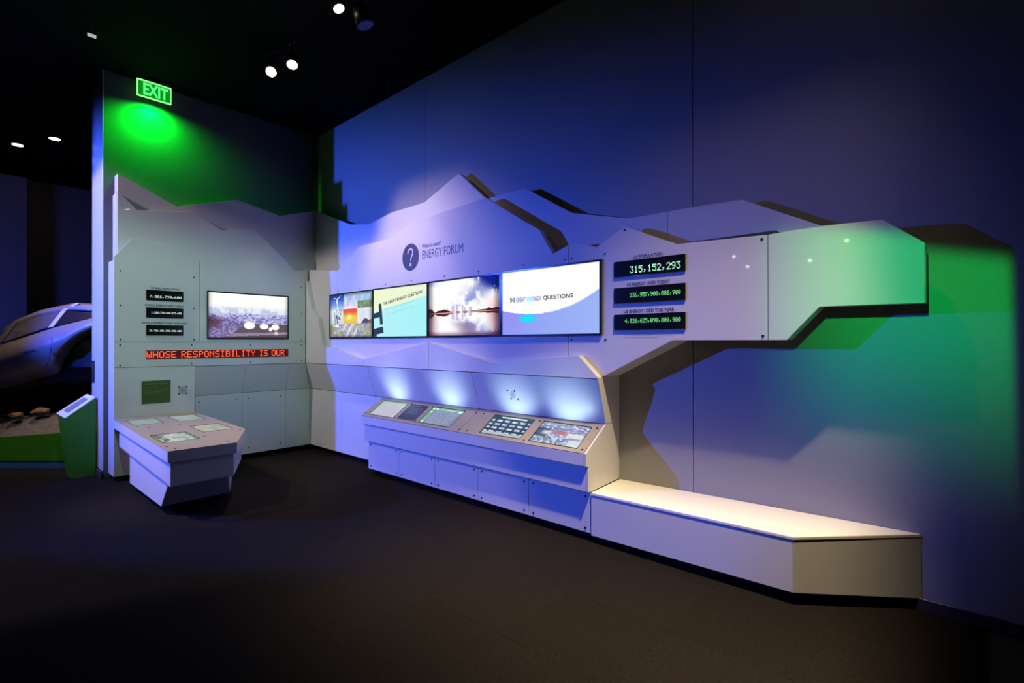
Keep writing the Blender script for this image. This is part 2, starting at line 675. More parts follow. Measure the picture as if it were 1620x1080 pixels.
# ------------------------------------------------------------------ right hand exhibit: back mountain layer
ZB = 0.07
t = thing('mountain_backdrop', 'white mountain silhouette panels set back behind the four-screen wall, highest peak row', 'backdrop')
back1 = [(-6.98, 2.40), (-6.98, 3.396), (-6.045, 3.054), (-5.597, 2.988), (-5.123, 3.049), (-4.499, 3.054), (-3.927, 3.254), (-3.53, 2.915), (-3.53, 2.40)]
back2 = [(-3.526, 2.10), (-3.526, 2.905), (-3.47, 2.913), (-3.026, 2.914), (-2.506, 2.599), (-1.975, 2.464), (-1.651, 2.462), (-1.651, 2.10)]
back3 = [(-1.648, 2.10), (-1.648, 2.462), (-1.46, 2.46), (-1.126, 2.451), (-0.60, 2.17), (-0.60, 2.0)]
for pts in (back1, back2, back3):
    slab_r('panel', pts, -0.115, -0.06, WHITE, t, 0.002)
for a, b_, z0, z1 in ((-6.6, -6.5, 2.5, 3.1), (-5.4, -5.3, 2.4, 2.9), (-4.1, -4.0, 2.4, 3.0), (-3.2, -3.1, 2.2, 2.8), (-2.2, -2.1, 2.1, 2.40), (-1.2, -1.1, 2.1, 2.33)):
    box('standoff', a, b_, -0.0602, -0.0002, z0, z1, DARK, t)

# ------------------------------------------------------------------ right hand exhibit: front wall
t = thing('screen_wall', 'long white mountain-shaped panel wall carrying the four screens and counters', 'exhibit wall')
YF, YR = -0.26, -0.32
fA = [(-6.862, 1.24), (-6.862, 2.52), (-6.103, 2.437), (-6.103, 1.24)]
fB = [(-6.099, 1.24), (-6.099, 2.439), (-5.587, 2.692), (-4.997, 2.689), (-4.532, 2.812), (-3.393, 2.868), (-2.907, 2.566), (-2.744, 2.469), (-2.598, 2.246), (-2.441, 2.296), (-2.441, 1.24)]
fC = [(-2.437, 1.24), (-2.437, 2.297), (-2.383, 2.313), (-2.167, 2.245), (-1.923, 2.37), (-1.519, 2.185), (-0.931, 2.167), (-0.931, 1.515), (-1.548, 1.516), (-2.110, 1.24)]
fD = [(-0.927, 1.515), (-0.927, 2.167), (-0.639, 2.175), (-0.353, 2.167), (-0.174, 2.017), (-0.174, 1.705), (-0.65, 1.708), (-0.823, 1.515)]
panels = []
for pts, th in ((fA, .06), (fB, .06), (fC, .06), (fD, .125)):
    panels.append(slab_r('panel', pts, YF, YF + th, WHITE, t, 0.002))
pA, pB, pC, pD = panels
# ridge relief along the foot of the wall
ridge = [[(-6.842, 1.225), (-6.842, 2.362), (-6.681, 1.96), (-6.505, 1.833), (-6.368, 1.452), (-6.137, 1.437), (-5.394, 1.309), (-5.394, 1.225)],
         [(-5.390, 1.225), (-5.390, 1.309), (-4.167, 1.511), (-4.167, 1.225)],
         [(-4.163, 1.225), (-4.163, 1.510), (-3.237, 1.316), (-2.30, 1.40), (-2.122, 1.235), (-2.122, 1.225)]]
for pts in ridge:
    slab_r('ridge_panel', pts, YR, YF - .001, WHITE, t, 0.0015)
# sloping band and lower wall
xs = [-6.862, -5.31, -3.53, -2.122]
for i in range(3):
    a, b_ = xs[i] + .002, xs[i + 1] - .002
    a2 = -6.966 if i == 0 else a
    slab('sloping_panel', [(a, -.318, 1.219), (b_, -.318, 1.219), (b_, -.203, .863), (a2, -.203, .863)],
         [(a, -.29, 1.219), (b_, -.29, 1.219), (b_, -.175, .863), (a2, -.175, .863)], WHITE2, t)
xs = [-6.966, -6.65, -6.10, -5.31]
for i in range(3):
    box('lower_panel', xs[i] + .0015, xs[i + 1] - .0015, -.205, -.18, ZB, .857, WHITE, t, 0.001)
box('lower_panel', -5.307, -5.145, -.205, -.18, ZB, .857, WHITE, t, 0.001)
# end return beside the bench
ret_u = [(-.001, .866), (-.001, 1.245), (-.255, 1.236), (-.32, 1.230), (-.206, .866)]
ret_l = [(-.001, .40), (-.001, .862), (-.203, .862), (-.484, .674), (-.484, .580), (-.455, .575), (-.457, .385), (-.424, .380)]
for pts in (ret_u, ret_l):
    slab_l('return_panel', pts, -2.120, -2.138, WHITE2, t, 0.001)
slab('soffit_panel', [(-2.112, YF + .001, 1.238), (-1.55, YF + .001, 1.514), (-1.55, -.001, 1.514), (-2.112, -.001, 1.238)],
     [(-2.125, YF + .001, 1.252), (-1.56, YF + .001, 1.530), (-1.56, -.001, 1.530), (-2.125, -.001, 1.252)], WHITE2, t)
# dark support framing behind
box('frame', -6.80, -2.75, -.198, -.1155, 1.30, 2.42, DARK, t)
box('frame', -2.74, -0.90, -.198, -.1155, 1.56, 2.20, DARK, t)
box('frame', -0.90, -0.25, -.133, -.002, 1.74, 2.00, DARK, t)
box('frame', -6.80, -2.2, -.172, -.002, .10, 1.20, DARK, t)
box('toe_kick', -6.95, -5.0, -.12, -.10, 0.0, ZB, BLACK, t)
for x, z in ((-6.087, 2.172), (-5.569, 2.172), (-5.022, 2.176), (-4.536, 2.178), (-3.984, 2.180), (-3.488, 2.182), (-2.921, 2.185), (-2.475, 2.184)):
    screw((x, YF, z), (0, -1, 0), pB if x > -6.085 else pA)
for x, z in ((-2.409, 2.183), (-2.093, 2.184), (-1.922, 2.343), (-2.409, 1.524), (-2.09, 1.522), (-0.964, 2.143), (-0.959, 1.541)):
    screw((x, YF, z), (0, -1, 0), pC)
# title
place = on_r(YF)
b = bmesh.new()
bmesh.ops.create_circle(b, cap_ends=True, radius=0.148, segments=48)
bmesh.ops.transform(b, matrix=Matrix.Translation((-4.549, YF - .0015, 2.437)) @ Matrix.Rotation(math.pi / 2, 4, 'X'), verts=b.verts)
em = from_bm('emblem', b, INK, t)
# the question mark on the emblem: a hook, a stem and a flared foot
cx, cz = -4.549, 2.437
path = []
for k in range(15):
    a = math.radians(190 - k * 232 / 14)
    path.append((cx + .044 * math.cos(a), cz + .048 + .041 * math.sin(a)))
path += [(cx + .012, cz - .010), (cx + .006, cz - .045)]
V, F = [], []
for i, (x, z) in enumerate(path):
    j0, j1 = max(0, i - 1), min(len(path) - 1, i + 1)
    dx, dz = path[j1][0] - path[j0][0], path[j1][1] - path[j0][1]
    l_ = math.hypot(dx, dz)
    w = .0085
    V += [(x - dz / l_ * w, YF - .003, z + dx / l_ * w), (x + dz / l_ * w, YF - .003, z - dx / l_ * w)]
    if i:
        k = 2 * i
        F.append((k - 2, k - 1, k + 1, k))
k = len(V)
V += [(cx - .006, YF - .003, cz - .062), (cx + .016, YF - .003, cz - .062), (cx + .024, YF - .003, cz - .098), (cx - .016, YF - .003, cz - .098)]
F.append((k, k + 1, k + 2, k + 3))
me = bpy.data.meshes.new('question_mark')
me.from_pydata(V, [], F)
link('question_mark', me, LIGHTINK, em)
text_mesh("What's next?", (-4.345, -4.043, 2.508, 2.552), place, INK, pB, shear=0.2, bold=.01)
split_letters(text_mesh('ENERGY FORUM', (-4.343, -3.704, 2.393, 2.482), place, INK, pB, bold=0.0))
text_mesh('US POPULATION', (-1.848, -1.620, 2.116, 2.143), place, INK, pC, bold=.03)
text_mesh('US ENERGY USED TODAY', (-1.903, -1.561, 1.918, 1.944), place, INK, pC, bold=.03)
text_mesh('US ENERGY USED THIS YEAR', (-1.930, -1.534, 1.719, 1.745), place, INK, pC, bold=.03)
text_mesh('All consumption is given in BTUs.', (-1.919, -1.735, 1.567, 1.577), place, INKF, pC)
text_mesh('One BTU is equivalent to the energy in 1 oz of one drop of gasoline.', (-1.919, -1.543, 1.550, 1.560), place, INKF, pC)
text_mesh('There are 115,000 BTU in one gallon of gasoline.', (-1.919, -1.655, 1.533, 1.543), place, INKF, pC)

# perforated speaker on the sloping band
sp = thing('wall_speaker', 'round cluster of speaker holes on the sloping band above the long console', 'speaker')


def slope_pt(x, z, d=0.0):
    k = (1.219 - z) / (1.219 - .863)
    y = -.318 + k * .115
    return (x, y - d, z - d * .32)


b = bmesh.new()
for rr, n in ((0.0, 1), (.009, 6), (.018, 12), (.027, 18)):
    for k in range(n):
        a = 2 * math.pi * k / n
        x, z = -3.052 + rr * math.cos(a), 1.033 + rr * math.sin(a)
        vs = [b.verts.new(slope_pt(x + .003 * math.cos(q * math.pi / 3), z + .003 * math.sin(q * math.pi / 3), .0015)) for q in range(6)]
        b.faces.new(vs)
g = from_bm('grille', b, HOLES, sp)
g['kind'] = 'stuff'
for x, z in ((-3.106, 1.071), (-3.021, 1.069), (-3.082, .995), (-2.998, .997)):
    screw(slope_pt(x, z), (0, -1, -.32), sp)
at_base(sp, (-3.05, -.26, .995))

# ------------------------------------------------------------------ four screens
SM = screen_mat('lit_screen', 1.0)


def tv_picture1(U, V):
    img = np.zeros(U.shape + (3,))
    n1, n2 = fbm(U, V, 9, 1, 4, 1.7), fbm(U, V, 26, 7, 3, 1.7)
    cells = [(0, 0.35, 0, .345), (.35, .68, 0, .345), (.68, 1, 0, .345), (0, .33, .345, .70), (.33, .67, .345, .70), (.67, 1, .345, .70), (0, .34, .70, 1), (.34, .66, .70, 1), (.66, 1, .70, 1)]
    for k, (a, b_, c, d) in enumerate(cells):
        msk = ((U >= a) & (U < b_) & (V >= c) & (V < d)).astype(float)
        u, v = (U - a) / (b_ - a), (V - c) / (d - c)
        if k == 0:
            g = np.stack([.10 + .6 * v ** 1.6, .22 + .6 * v ** 1.3, .68 + .25 * v], -1)
            g = lay(g, (np.abs(u - .52) < .02) * (v > .3), (.95, .97, 1))
            for dx, dy in ((.25, -.22), (-.22, -.1), (-.05, .26)):
                tt = np.clip(((u - .52) * dx + (v - .3) * dy) / (dx * dx + dy * dy), 0, 1)
                g = lay(g, np.hypot(u - .52 - tt * dx, v - .3 - tt * dy) < .022, (.95, .97, 1))
        elif k == 1:
            g = np.stack([.45 + .5 * n1 + .1 * v, .58 + .42 * n1, .82 + .2 * n1], -1)
            g = lay(g, sm(v, .75, 1), (.9, .93, .95))
        elif k == 2:
            g = np.stack([.55 + .3 * n1 - .1 * v, .68 + .25 * n1, .85 + .1 * n1], -1)
            g = lay(g, sm(v, .5, .6), (.38, .50, .30))
            g = lay(g, sm(v, .5, .6) * (n2 > .55), (.55, .62, .45))
        elif k == 3:
            g = np.stack([.70 + .3 * n1, .74 + .3 * n1, .84 + .2 * n1], -1)
            g = lay(g, (n2 > .56) * (np.abs(u - .62 + (v - .5) * .2) < .22), (.32, .36, .45))
            g = lay(g, (np.abs(u - .3 - .15 * v) < .015), (.3, .35, .45))
        elif k == 4:
            g = np.stack([.90 + 0 * v, .25 + .55 * sm(v, .1, .6), .08 + .12 * v], -1)
            g = lay(g, np.exp(-((u - .45) ** 2 + (v - .55) ** 2) / .03), (1, .97, .7))
            g = lay(g, sm(v, .72, 1) * (n2 > .45) * .7, (.95, .62, .50))
        elif k == 5:
            g = np.stack([.75 + .2 * n1, .80 + .18 * n1, .88 + .1 * n1], -1)
            g = lay(g, v > .95 - .35 * np.clip(u - .1, 0, 1) + .12 * np.sin(u * 9), (.28, .28, .36))
            g = lay(g, (u > .8) * (v > .75), (.62, .40, .42))
        else:
            g = np.stack([.45 + .45 * n2, .46 + .43 * n2, .45 + .45 * n1], -1)
            if k == 7:
                g = lay(g, (np.abs((u + v * .5) % .5 - .2) < .08), (.88, .87, .9))
            if k == 8:
                g = lay(g, (n1 > .5) * .8, (.50, .58, .78))
            if k == 6:
                g = lay(g, (np.abs(v - .12) < .09) * (np.abs(u - .45) < .2), (.95, .96, 1.0))
                g = lay(g, (n1 < .45) * .6, (.58, .58, .40))
        img += g * msk[..., None]
    vig = 1 - .35 * np.maximum(sm(np.abs(U - .5), .42, .5), sm(np.abs(V - .5), .42, .5))
    return img * vig[..., None]


def tv_picture2(U, V):
    line = .47 - .25 * U
    k = sm(V - line, -.02, .02)[..., None]
    top = np.stack([.93 + 0 * U, .97 + 0 * U, .80 + .06 * U], -1)
    bot = np.stack([.70 - .04 * U, .95 + 0 * U, .97 + 0 * U], -1)
    return top * (1 - k) + bot * k


def tv_picture3(U, V):
    H = .585
    n1 = fbm(U, V, 5, 11, 5, 1.6)
    mv = np.where(V < H, V, 2 * H - V)
    img = np.ones(U.shape + (3,))
    warm = sm(U, .75, 1.1)[..., None] * sm(mv, .2, .6)[..., None]
    img = img * (1 - warm) + np.array([.95, .62, .62]) * warm
    l = (1 - sm(U, .0, .12))[..., None] * sm(mv, .35, .6)[..., None]
    img = img * (1 - l * .8) + np.array([1, .70, .30]) * l * .8
    nm = fbm(U, mv, 6, 11, 4, 1.6)
    d = U - (.90 - mv * .75)
    cloud = np.exp(-(d / (.09 + .10 * (1 - mv))) ** 2) * (mv < .48) * (nm > .34)
    img = lay(img, cloud * .75 * sm(nm, .34, .6), (.45, .50, .78))
    blue = sm(U - .55 - mv * .9, 0, .3) * (1 - sm(mv, .15, .36)) * (nm > .33)
    img = lay(img, np.clip(blue * 1.1, 0, 1), (.06, .12, .58))
    img = lay(img, (1 - sm(U, 0, .2)) * (1 - sm(mv, 0, .12)) * .7, (.55, .58, .85))
    below = V > H
    for x, hh, w in ((.24, .05, .008), (.29, .06, .01), (.37, .10, .02), (.43, .12, .018), (.51, .11, .014), (.545, .07, .014), (.62, .06, .022), (.72, .04, .006)):
        img = lay(img, (np.abs(U - x) < w) * (mv > H - hh - .02) * .55, (.66, .58, .80))
    hill = H - .012 - .075 * np.exp(-((U + .0) / .075) ** 4) - .048 * np.exp(-((U - .22) / .10) ** 4) - .035 * sm(U, .62, .95) - .012 * np.sin(U * 60) * .4
    img = lay(img, (mv > hill).astype(float), (.24, .08, .14))
    img = lay(img, ((mv > hill + .03) & below & (U > .1) & (U < .34)) * .5, (.85, .35, .28))
    img = lay(img, (np.abs(V - H) < .006).astype(float), (1, .72, .62))
    refl = below * np.exp(-((U - .50 - (V - .75) * .5) / .13) ** 2) * sm(V, .70, .82)
    img = lay(img, refl * .75 * (nm > .30), (.55, .42, .60))
    img = lay(img, below * sm(np.abs(U - .5), .3, .56) * .75 + below * sm(V, .9, 1) * .4, (.45, .22, .32))
    vig = np.maximum(sm(np.abs(U - .5), .40, .52) * .5, sm(V, .93, 1.05) * .4)
    return img * (1 - vig[..., None])


def tv_picture4(U, V):
    g = np.stack([.55 + .06 * U, .62 + .09 * U, .96 + 0 * U], -1)
    g = lay(g, np.exp(-((U - .10) ** 2 / .03 + (V - .75) ** 2 / .05)) * .6, (.62, .55, .95))
    g = lay(g, np.exp(-((U - .29) ** 2 / .006) ** 2 - ((V - .755) / .055) ** 4), (.02, .92, .98))  # cyan reflection on the glass, painted into the picture
    cx_, cy_ = .36, -.42
    inside = (((U - cx_) * 1.78) ** 2 + (V - cy_) ** 2) < 1.105 ** 2
    # the disc is a little flattened, as it stands on the screen
    inside = V < .685 - ((U - .36) ** 2) * .62 * (1 + .35 * (U - .36))
    g = lay(g, inside.astype(float), (1, 1, 1))
    return g


def tv_picture5(U, V):
    n1, n2 = fbm(U, V, 10, 21, 4, 1.8), fbm(U, V, 34, 25, 3, 1.2)
    img = np.ones(U.shape + (3,)) * np.array([1, 1, .98])
    img = lay(img, sm(V, .22, .40) * .35, (.72, .80, .95))
    img = lay(img, sm(V, .28, .36) * (n1 > .52) * (V < .5) * .5, (.62, .68, .86))
    city = sm(V, .42, .50) * (1 - sm(V, .66, .74))
    img = lay(img, city * .75, (.55, .55, .82))
    img = lay(img, city * (n2 > .55) * .7, (.86, .87, .97))
    img = lay(img, city * (n2 < .40) * .7, (.33, .30, .58))
    lf = sm(V - .48 - U * .35, -.05, .10)
    img = lay(img, lf * (U < .45) * .85, (.36, .30, .52))
    img = lay(img, lf * (U < .45) * (n2 > .54) * .7, (.72, .66, .86))
    field = (V > .68) * ((U - .2) > (1 - V) * .75)
    img = lay(img, field * 1.0, (.37, .31, .36))
    img = lay(img, field * (np.abs(V - .93 + .05 * U) < .02) * .8, (.62, .55, .66))
    img = lay(img, field * (np.abs(V - .98 + .08 * U) < .012) * .8, (.70, .64, .72))
    img = lay(img, (1 - sm(U, .04, .22)) * sm(V, .48, .64) * (1 - sm(V, .68, .86)) * .75, (.30, .14, .18))
    for x, y, w, h_ in ((.49, .72, .075, .085), (.68, .735, .06, .07), (.83, .75, .055, .07), (.765, .80, .024, .05)):
        img = lay(img, 1 - sm(((U - x) / w) ** 2 + ((V - y) / h_) ** 2, .75, 1.1), (1, 1, 1))
    img = lay(img, np.exp(-((U - .84) ** 2 + ((V - .89) * .6) ** 2) / .0005), (1, 1, .95))
    vig = np.maximum(sm(np.abs(U - .5), .44, .52) * .3, sm(V, .93, 1.05) * .4)
    return img * (1 - vig[..., None])


def television(x0, x1, z0, z1, paint, label, group, nx=150):
    t = thing('television', label, 'screen', group)
    y = -0.275
    bz = .017
    slab_r('housing', [(x0, z0), (x1, z0), (x1, z1), (x0, z1)], y + .004, YF - .0005, BEZEL, t)
    for a, b_, c, d in ((x0, x1, z1 - bz, z1), (x0, x1, z0, z0 + bz), (x0, x0 + bz, z0 + bz, z1 - bz), (x1 - bz, x1, z0 + bz, z1 - bz)):
        box('bezel', a, b_, y - .004, y + .004, c, d, BEZEL, t, .0015)
    p = picture('picture', nx, int(nx * .58), [(x0 + bz, y, z1 - bz), (x1 - bz, y, z1 - bz), (x1 - bz, y, z0 + bz), (x0 + bz, y, z0 + bz)], paint, SM, t)
    at_base(t, ((x0 + x1) / 2, y, z0))
    return t, p


G = 'screens in the four-screen row'
tv1, p1 = television(-6.281, -5.262, 1.556, 2.136, tv_picture1, 'flat screen showing a grid of small photographs with an orange sunset in the middle', G)
tv2, p2 = television(-5.258, -4.233, 1.556, 2.138, tv_picture2, 'flat screen with pale yellow and aqua slide and dark blocky shapes', G)
tv3, p3 = television(-4.229, -3.181, 1.556, 2.141, tv_picture3, 'flat screen showing a power station across water under a cloudy sky', G)
tv4, p4 = television(-3.177, -2.117, 1.556, 2.146, tv_picture4, 'flat screen showing a large white disc over a periwinkle blue ground', G)


def inv_parent(o):
    o.matrix_parent_inverse = o.parent.matrix_world.inverted() if False else Matrix.Translation(-Vector(o.parent.location))
    return o


E_BLACKTXT = mat('screen_black_print', (0.004, 0.004, 0.006), 0.7, spec=0.0)
# lettering shown on the screens
ang = math.atan2(.098, .725)


def tilt2(a, z, d):
    return (-5.05 + (a * math.cos(ang) - z * math.sin(ang)), -.275 - d, 1.926 + a * math.sin(ang) + z * math.cos(ang))


bpy.context.view_layer.update()
def add_to(o, p, off):
    """child of a part that sits in a moved thing"""
    o.parent = p
    o.matrix_parent_inverse = Matrix.Translation(-Vector(off))
    return o


def scr_text(body, fit, place, material, pic, tv, **k):
    o = text_mesh(body, fit, place, material, None, **k)
    return add_to(o, pic, tv.location * 0) if False else _attach(o, pic, tv)


def _attach(o, pic, tv):
    o.parent = pic
    return o


_attach(text_mesh('THE GREAT ENERGY QUESTIONS', (0, .735, 0, .040), tilt2, E_BLACKTXT, None, bold=.025), p2, tv2)
E_TEAL = emit('screen_teal_print', (.30, .66, .66), .9)
_attach(text_mesh('What is the future of our energy? Who should decide?', (.03, .60, -.062, -.036), tilt2, E_TEAL, None), p2, tv2)
_attach(text_mesh('Talk to us about what happens next in energy', (.03, .58, -.122, -.096), tilt2, E_TEAL, None), p2, tv2)
E_DKSL = emit('screen_dark_slate', (.012, .03, .045), 1.0)
hp = [(-5.142, 1.952), (-5.086, 1.960), (-5.052, 1.718), (-5.109, 1.706), (-5.121, 1.800), (-5.240, 1.784), (-5.240, 1.846), (-5.130, 1.861)]
h2 = [(-5.240, 1.664), (-5.051, 1.690), (-5.039, 1.617), (-5.181, 1.597), (-5.178, 1.574), (-5.240, 1.574)]
for pts in (hp, h2):
    me = bpy.data.meshes.new('dark_shape')
    me.from_pydata([(x, -.276, z) for x, z in pts], [], [tuple(range(len(pts)))])
    _attach(link('dark_shape', me, E_DKSL), p2, tv2)
E_CY = emit('screen_cyan_print', (.04, .80, .90), 1.0)
E_SLATE = emit('screen_blue_print', (.16, .20, .45), 1.0)
pl4 = on_r(-.275)
for word, a, b_, mm in (('THE', -3.072, -3.008, E_BLACKTXT), ('GREAT', -2.996, -2.884, E_SLATE), ('EN', -2.868, -2.822, E_CY), ('ERGY', -2.816, -2.708, E_SLATE), ('QUESTIONS', -2.690, -2.383, E_BLACKTXT)):
    _attach(text_mesh(word, (a, b_, 1.858, 1.899), pl4, mm, None, bold=.025), p4, tv4)
for tv, p in ((tv2, p2), (tv4, p4)):
    for c in p.children:
        c.matrix_parent_inverse = Matrix.Identity(4)

# ------------------------------------------------------------------ counters


def counter(place, flip, a0, a1, z0, z1, s, fit, ledmat, label, group, base):
    t = thing('counter_display', label, 'display', group)
    V = [place(a, z, d) for d in (0.0005, 0.012) for a, z in ((a0, z0), (a1, z0), (a1, z1), (a0, z1))]
    slab('housing', V[4:], V[:4], DISP, t, 0.002)
    led_text('digit', s, fit, place, ledmat, t, depth=0.0128)
    at_base(t, base)
    return t


G = 'green number displays beside the fourth screen'
for z0, z1, s, f0, f1, lab in ((1.992, 2.110, '315,152,293', -1.873, (2.013, 2.063), 'black display reading 315,152,293 under the heading US population'),
                               (1.793, 1.911, '236,957,900,800,900', -1.873, (1.836, 1.866), 'black display reading about 236 trillion under the US energy used today heading'),
                               (1.593, 1.711, '4,926,625,090,800,900', -1.914, (1.646, 1.676), 'black display reading about 4,926 trillion under the US energy used this year heading')):
    counter(on_r(YF), False, -2.009, -1.452, z0, z1, s, (f0, -1.484, f1[0], f1[1]), E_GREENW if z0 > 1.9 else E_GREEN, lab, G, (-1.73, YF, z0))

# ------------------------------------------------------------------ long console
t = thing('touch_console', 'long low white console with tan sloping top holding four touch screens', 'console')
XA, XB = -5.14, -2.142


def top_pt(x, s, d=0.0):
    """point on the sloping top: s=0 back edge, s=1 front lip; d above it"""
    y, z = -.205 + s * (-.28), .860 + s * (-.185)
    return (x, y - d * .55, z + d * .83)


xs = [XA - .028, -3.531, XB]
tops = []
for i in range(2):
    a, b_ = xs[i] + .001, xs[i + 1] - .001
    al = a + .03 if i == 0 else a
    tops.append(slab('top_panel', [top_pt(a, 0), top_pt(b_, 0), top_pt(b_, 1), top_pt(a, 1)],
                     [top_pt(a, 0, -.012), top_pt(b_, 0, -.012), top_pt(b_, 1, -.012), top_pt(a, 1, -.012)], TAN, t, 0.001))
box('fascia', XA - .028, XB, -.484, -.462, .580, .669, WHITE, t, .001)
box('apron', XA - .010, XB, -.455, -.435, .386, .580, WHITE, t, .001)
xs = [XA, -4.554, -3.952, -3.342, -2.735, -2.124]
for i in range(5):
    p = box('lower_panel', xs[i] + .0015, xs[i + 1] - .0015, -.412, -.392, .065, .385, WHITE, t, .001)
    for x in (xs[i] + .05, xs[i + 1] - .05):
        for z in (.338, .098):
            screw((x, -.412, z), (0, -1, 0), p)
slab_l('side_panel', [(-.21, .07), (-.21, .845), (-.48, .668), (-.48, .585), (-.45, .58), (-.45, .39), (-.408, .385), (-.408, .07)], XA + .002, XA + .02, WHITE2, t)
box('carcass', XA + .03, XB - .01, -.388, -.207, .08, .62, DARK, t)
box('toe_kick', XA + .05, XB - .01, -.345, -.325, 0, .065, BLACK, t)
TS = screen_mat('touch_screen_glow', 0.95, 0.06)


def ui_list(tint, green):
    def f(U, V):
        n = noise2(U, V, 60, 44, 5)
        img = np.ones(U.shape + (3,)) * np.array(tint)
        rows = ((V * 16) % 1 < .45) * (n > .45) * (U > .14) * (U < .92) * (V > .2)
        img = lay(img, rows * .30, (.45, .46, .55))
        img = lay(img, (U < .10) * 1.0, green)
        img = lay(img, (V < .13) * .8, green)
        return img
    return f


def ui_green(U, V):
    n = noise2(U, V, 70, 50, 6)
    img = np.ones(U.shape + (3,)) * np.array((.50, .55, .66))
    rows = ((V * 14) % 1 < .5) * (n > .4) * (U > .16) * (U < .9)
    img = lay(img, rows * .6, (.74, .78, .84))
    img = lay(img, (U < .12) + (V < .16), (.45, .74, .52))
    for x, y in ((.06, .09), (.17, .09), (.06, .3), (.06, .9), (.90, .12), (.96, .12)):
        img = lay(img, np.hypot((U - x) * 1.4, V - y) < .05, (.92, 1, .95))
    img = lay(img, (np.abs(V - .09) < .03) * (U > .3) * (U < .75), (.75, .9, .75))
    return img


def ui_icons(U, V):
    img = np.ones(U.shape + (3,)) * np.array((.20, .26, .34))
    cu, cv = (U * 5.2 + .3) % 1, ((V - .17) * 5.0) % 1
    n = noise2(U, V, 34, 30, 9)
    body = (V > .17) * (V < .88)
    img = lay(img, body * (np.abs(cu - .5) < .36) * (np.abs(cv - .42) < .25), (.62, .72, .80))
    img = lay(img, body * (np.abs(cu - .5) < .30) * (np.abs(cv - .42) < .20) * (n > .5), (.90, .95, .98))
    img = lay(img, (V < .12) * (U > .22) * (U < .85) * (np.abs(V - .065) < .035), (.9, .96, .95))
    img = lay(img, (V > .86) * 1.0, (.72, .76, .78))
    img = lay(img, ((U < .015) + (V < .02)) * 1.0, (.25, .45, .30))
    return img


def ui_collage(U, V):
    n1, n2 = fbm(U, V, 7, 31, 4), fbm(U, V, 22, 35, 3)
    img = np.stack([.38 + .35 * n1, .42 + .35 * n1, .60 + .30 * n1], -1)
    img = lay(img, (n2 > .58) * 1.0, (.85, .88, .95))
    img = lay(img, np.exp(-((U - .5) / .13) ** 4 - ((V - .42) / .09) ** 4), (.85, .42, .45))
    img = lay(img, (U < .25) * (V > .3) * (V < .7) * .7, (.16, .22, .32))
    img = lay(img, np.exp(-((U - .22) / .1) ** 4 - ((V - .5) / .10) ** 4), (.88, .86, .84))
    img = lay(img, (U > .66) * (V > .42) * (V < .62) * (n1 > .42), (.92, .90, .88))
    img = lay(img, (U > .77) * (V > .72), (.86, .90, .92))
    img = lay(img, (V > .7) * (U < .7) * (n2 < .5) * .6, (.40, .52, .55))
    return img


S0, S1 = .175, .875
scr = [(-5.052, -4.609, ui_list((.80, .79, .84), (.62, .80, .64)), 'touch_screen'),
       (-4.156, -3.687, ui_green, 'touch_screen'), (-3.270, -2.805, ui_icons, 'touch_screen'), (-2.695, -2.224, ui_collage, 'touch_screen')]
bounce_xs = []
for a, b_, fn, nm in scr:
    par = tops[0] if a < -3.531 else tops[1]
    slab('screen_frame', [top_pt(a - .012, S0 - .04, .0012), top_pt(b_ + .004, S0 - .04, .0012), top_pt(b_ + .004, S1 + .02, .0012), top_pt(a - .012, S1 + .02, .0012)],
         [top_pt(a - .012, S0 - .04, -.002), top_pt(b_ + .004, S0 - .04, -.002), top_pt(b_ + .004, S1 + .02, -.002), top_pt(a - .012, S1 + .02, -.002)], BEZEL, par)
    p = picture('touch_screen', 72, 56, [top_pt(a, S0, .002), top_pt(b_, S0, .002), top_pt(b_, S1, .002), top_pt(a, S1, .002)], fn, TS, par)
    bounce_xs.append((a + b_) / 2)
DKPL = mat('dark_slate_plate', (0.035, 0.045, 0.05), 0.25)
pl = slab('info_plate', [top_pt(-4.538, S0 - .02, .0015), top_pt(-4.240, S0 - .02, .0015), top_pt(-4.240, S1, .0015), top_pt(-4.538, S1, .0015)],
          [top_pt(-4.538, S0 - .02, -.002), top_pt(-4.240, S0 - .02, -.002), top_pt(-4.240, S1, -.002), top_pt(-4.538, S1, -.002)], DKPL, tops[0])


def on_top(a, z, d):
    return top_pt(a, 1 - z, .0015 + d)


PLTX = mat('plate_print', (0.30, 0.33, 0.34), 0.4)
text_mesh('Energy Questions', (-4.50, -4.34, .745, .80), on_top, PLTX, pl)
for k in range(6):
    text_mesh('Touch a screen to see what others think here', (-4.50, -4.29 - .02 * (k % 3), .66 - k * .055, .69 - k * .055), on_top, PLTX, pl)
for x, s in ((-5.114, .13), (-5.138, .86), (-4.58, .87), (-4.556, .14), (-4.212, .88), (-4.189, .155), (-3.683, .2), (-3.541, .90), ):
    screw(top_pt(x, s), (0, -.55, .83), tops[0])
for x, s in ((-3.439, .90), (-3.526, .17), (-3.425, .17), (-2.742, .17), (-2.75, .90), (-2.171, .165), (-2.173, .895)):
    screw(top_pt(x, s), (0, -.55, .83), tops[1])
for x in bounce_xs:
    spot('screen_bounce_fill', top_pt(x, .92, .02), (x, -.26, 1.00), (.62, .86, 1.0), 15.0, 88, 1.0, 0.07)  # added spots standing in for lamp light reflected off the screen glass

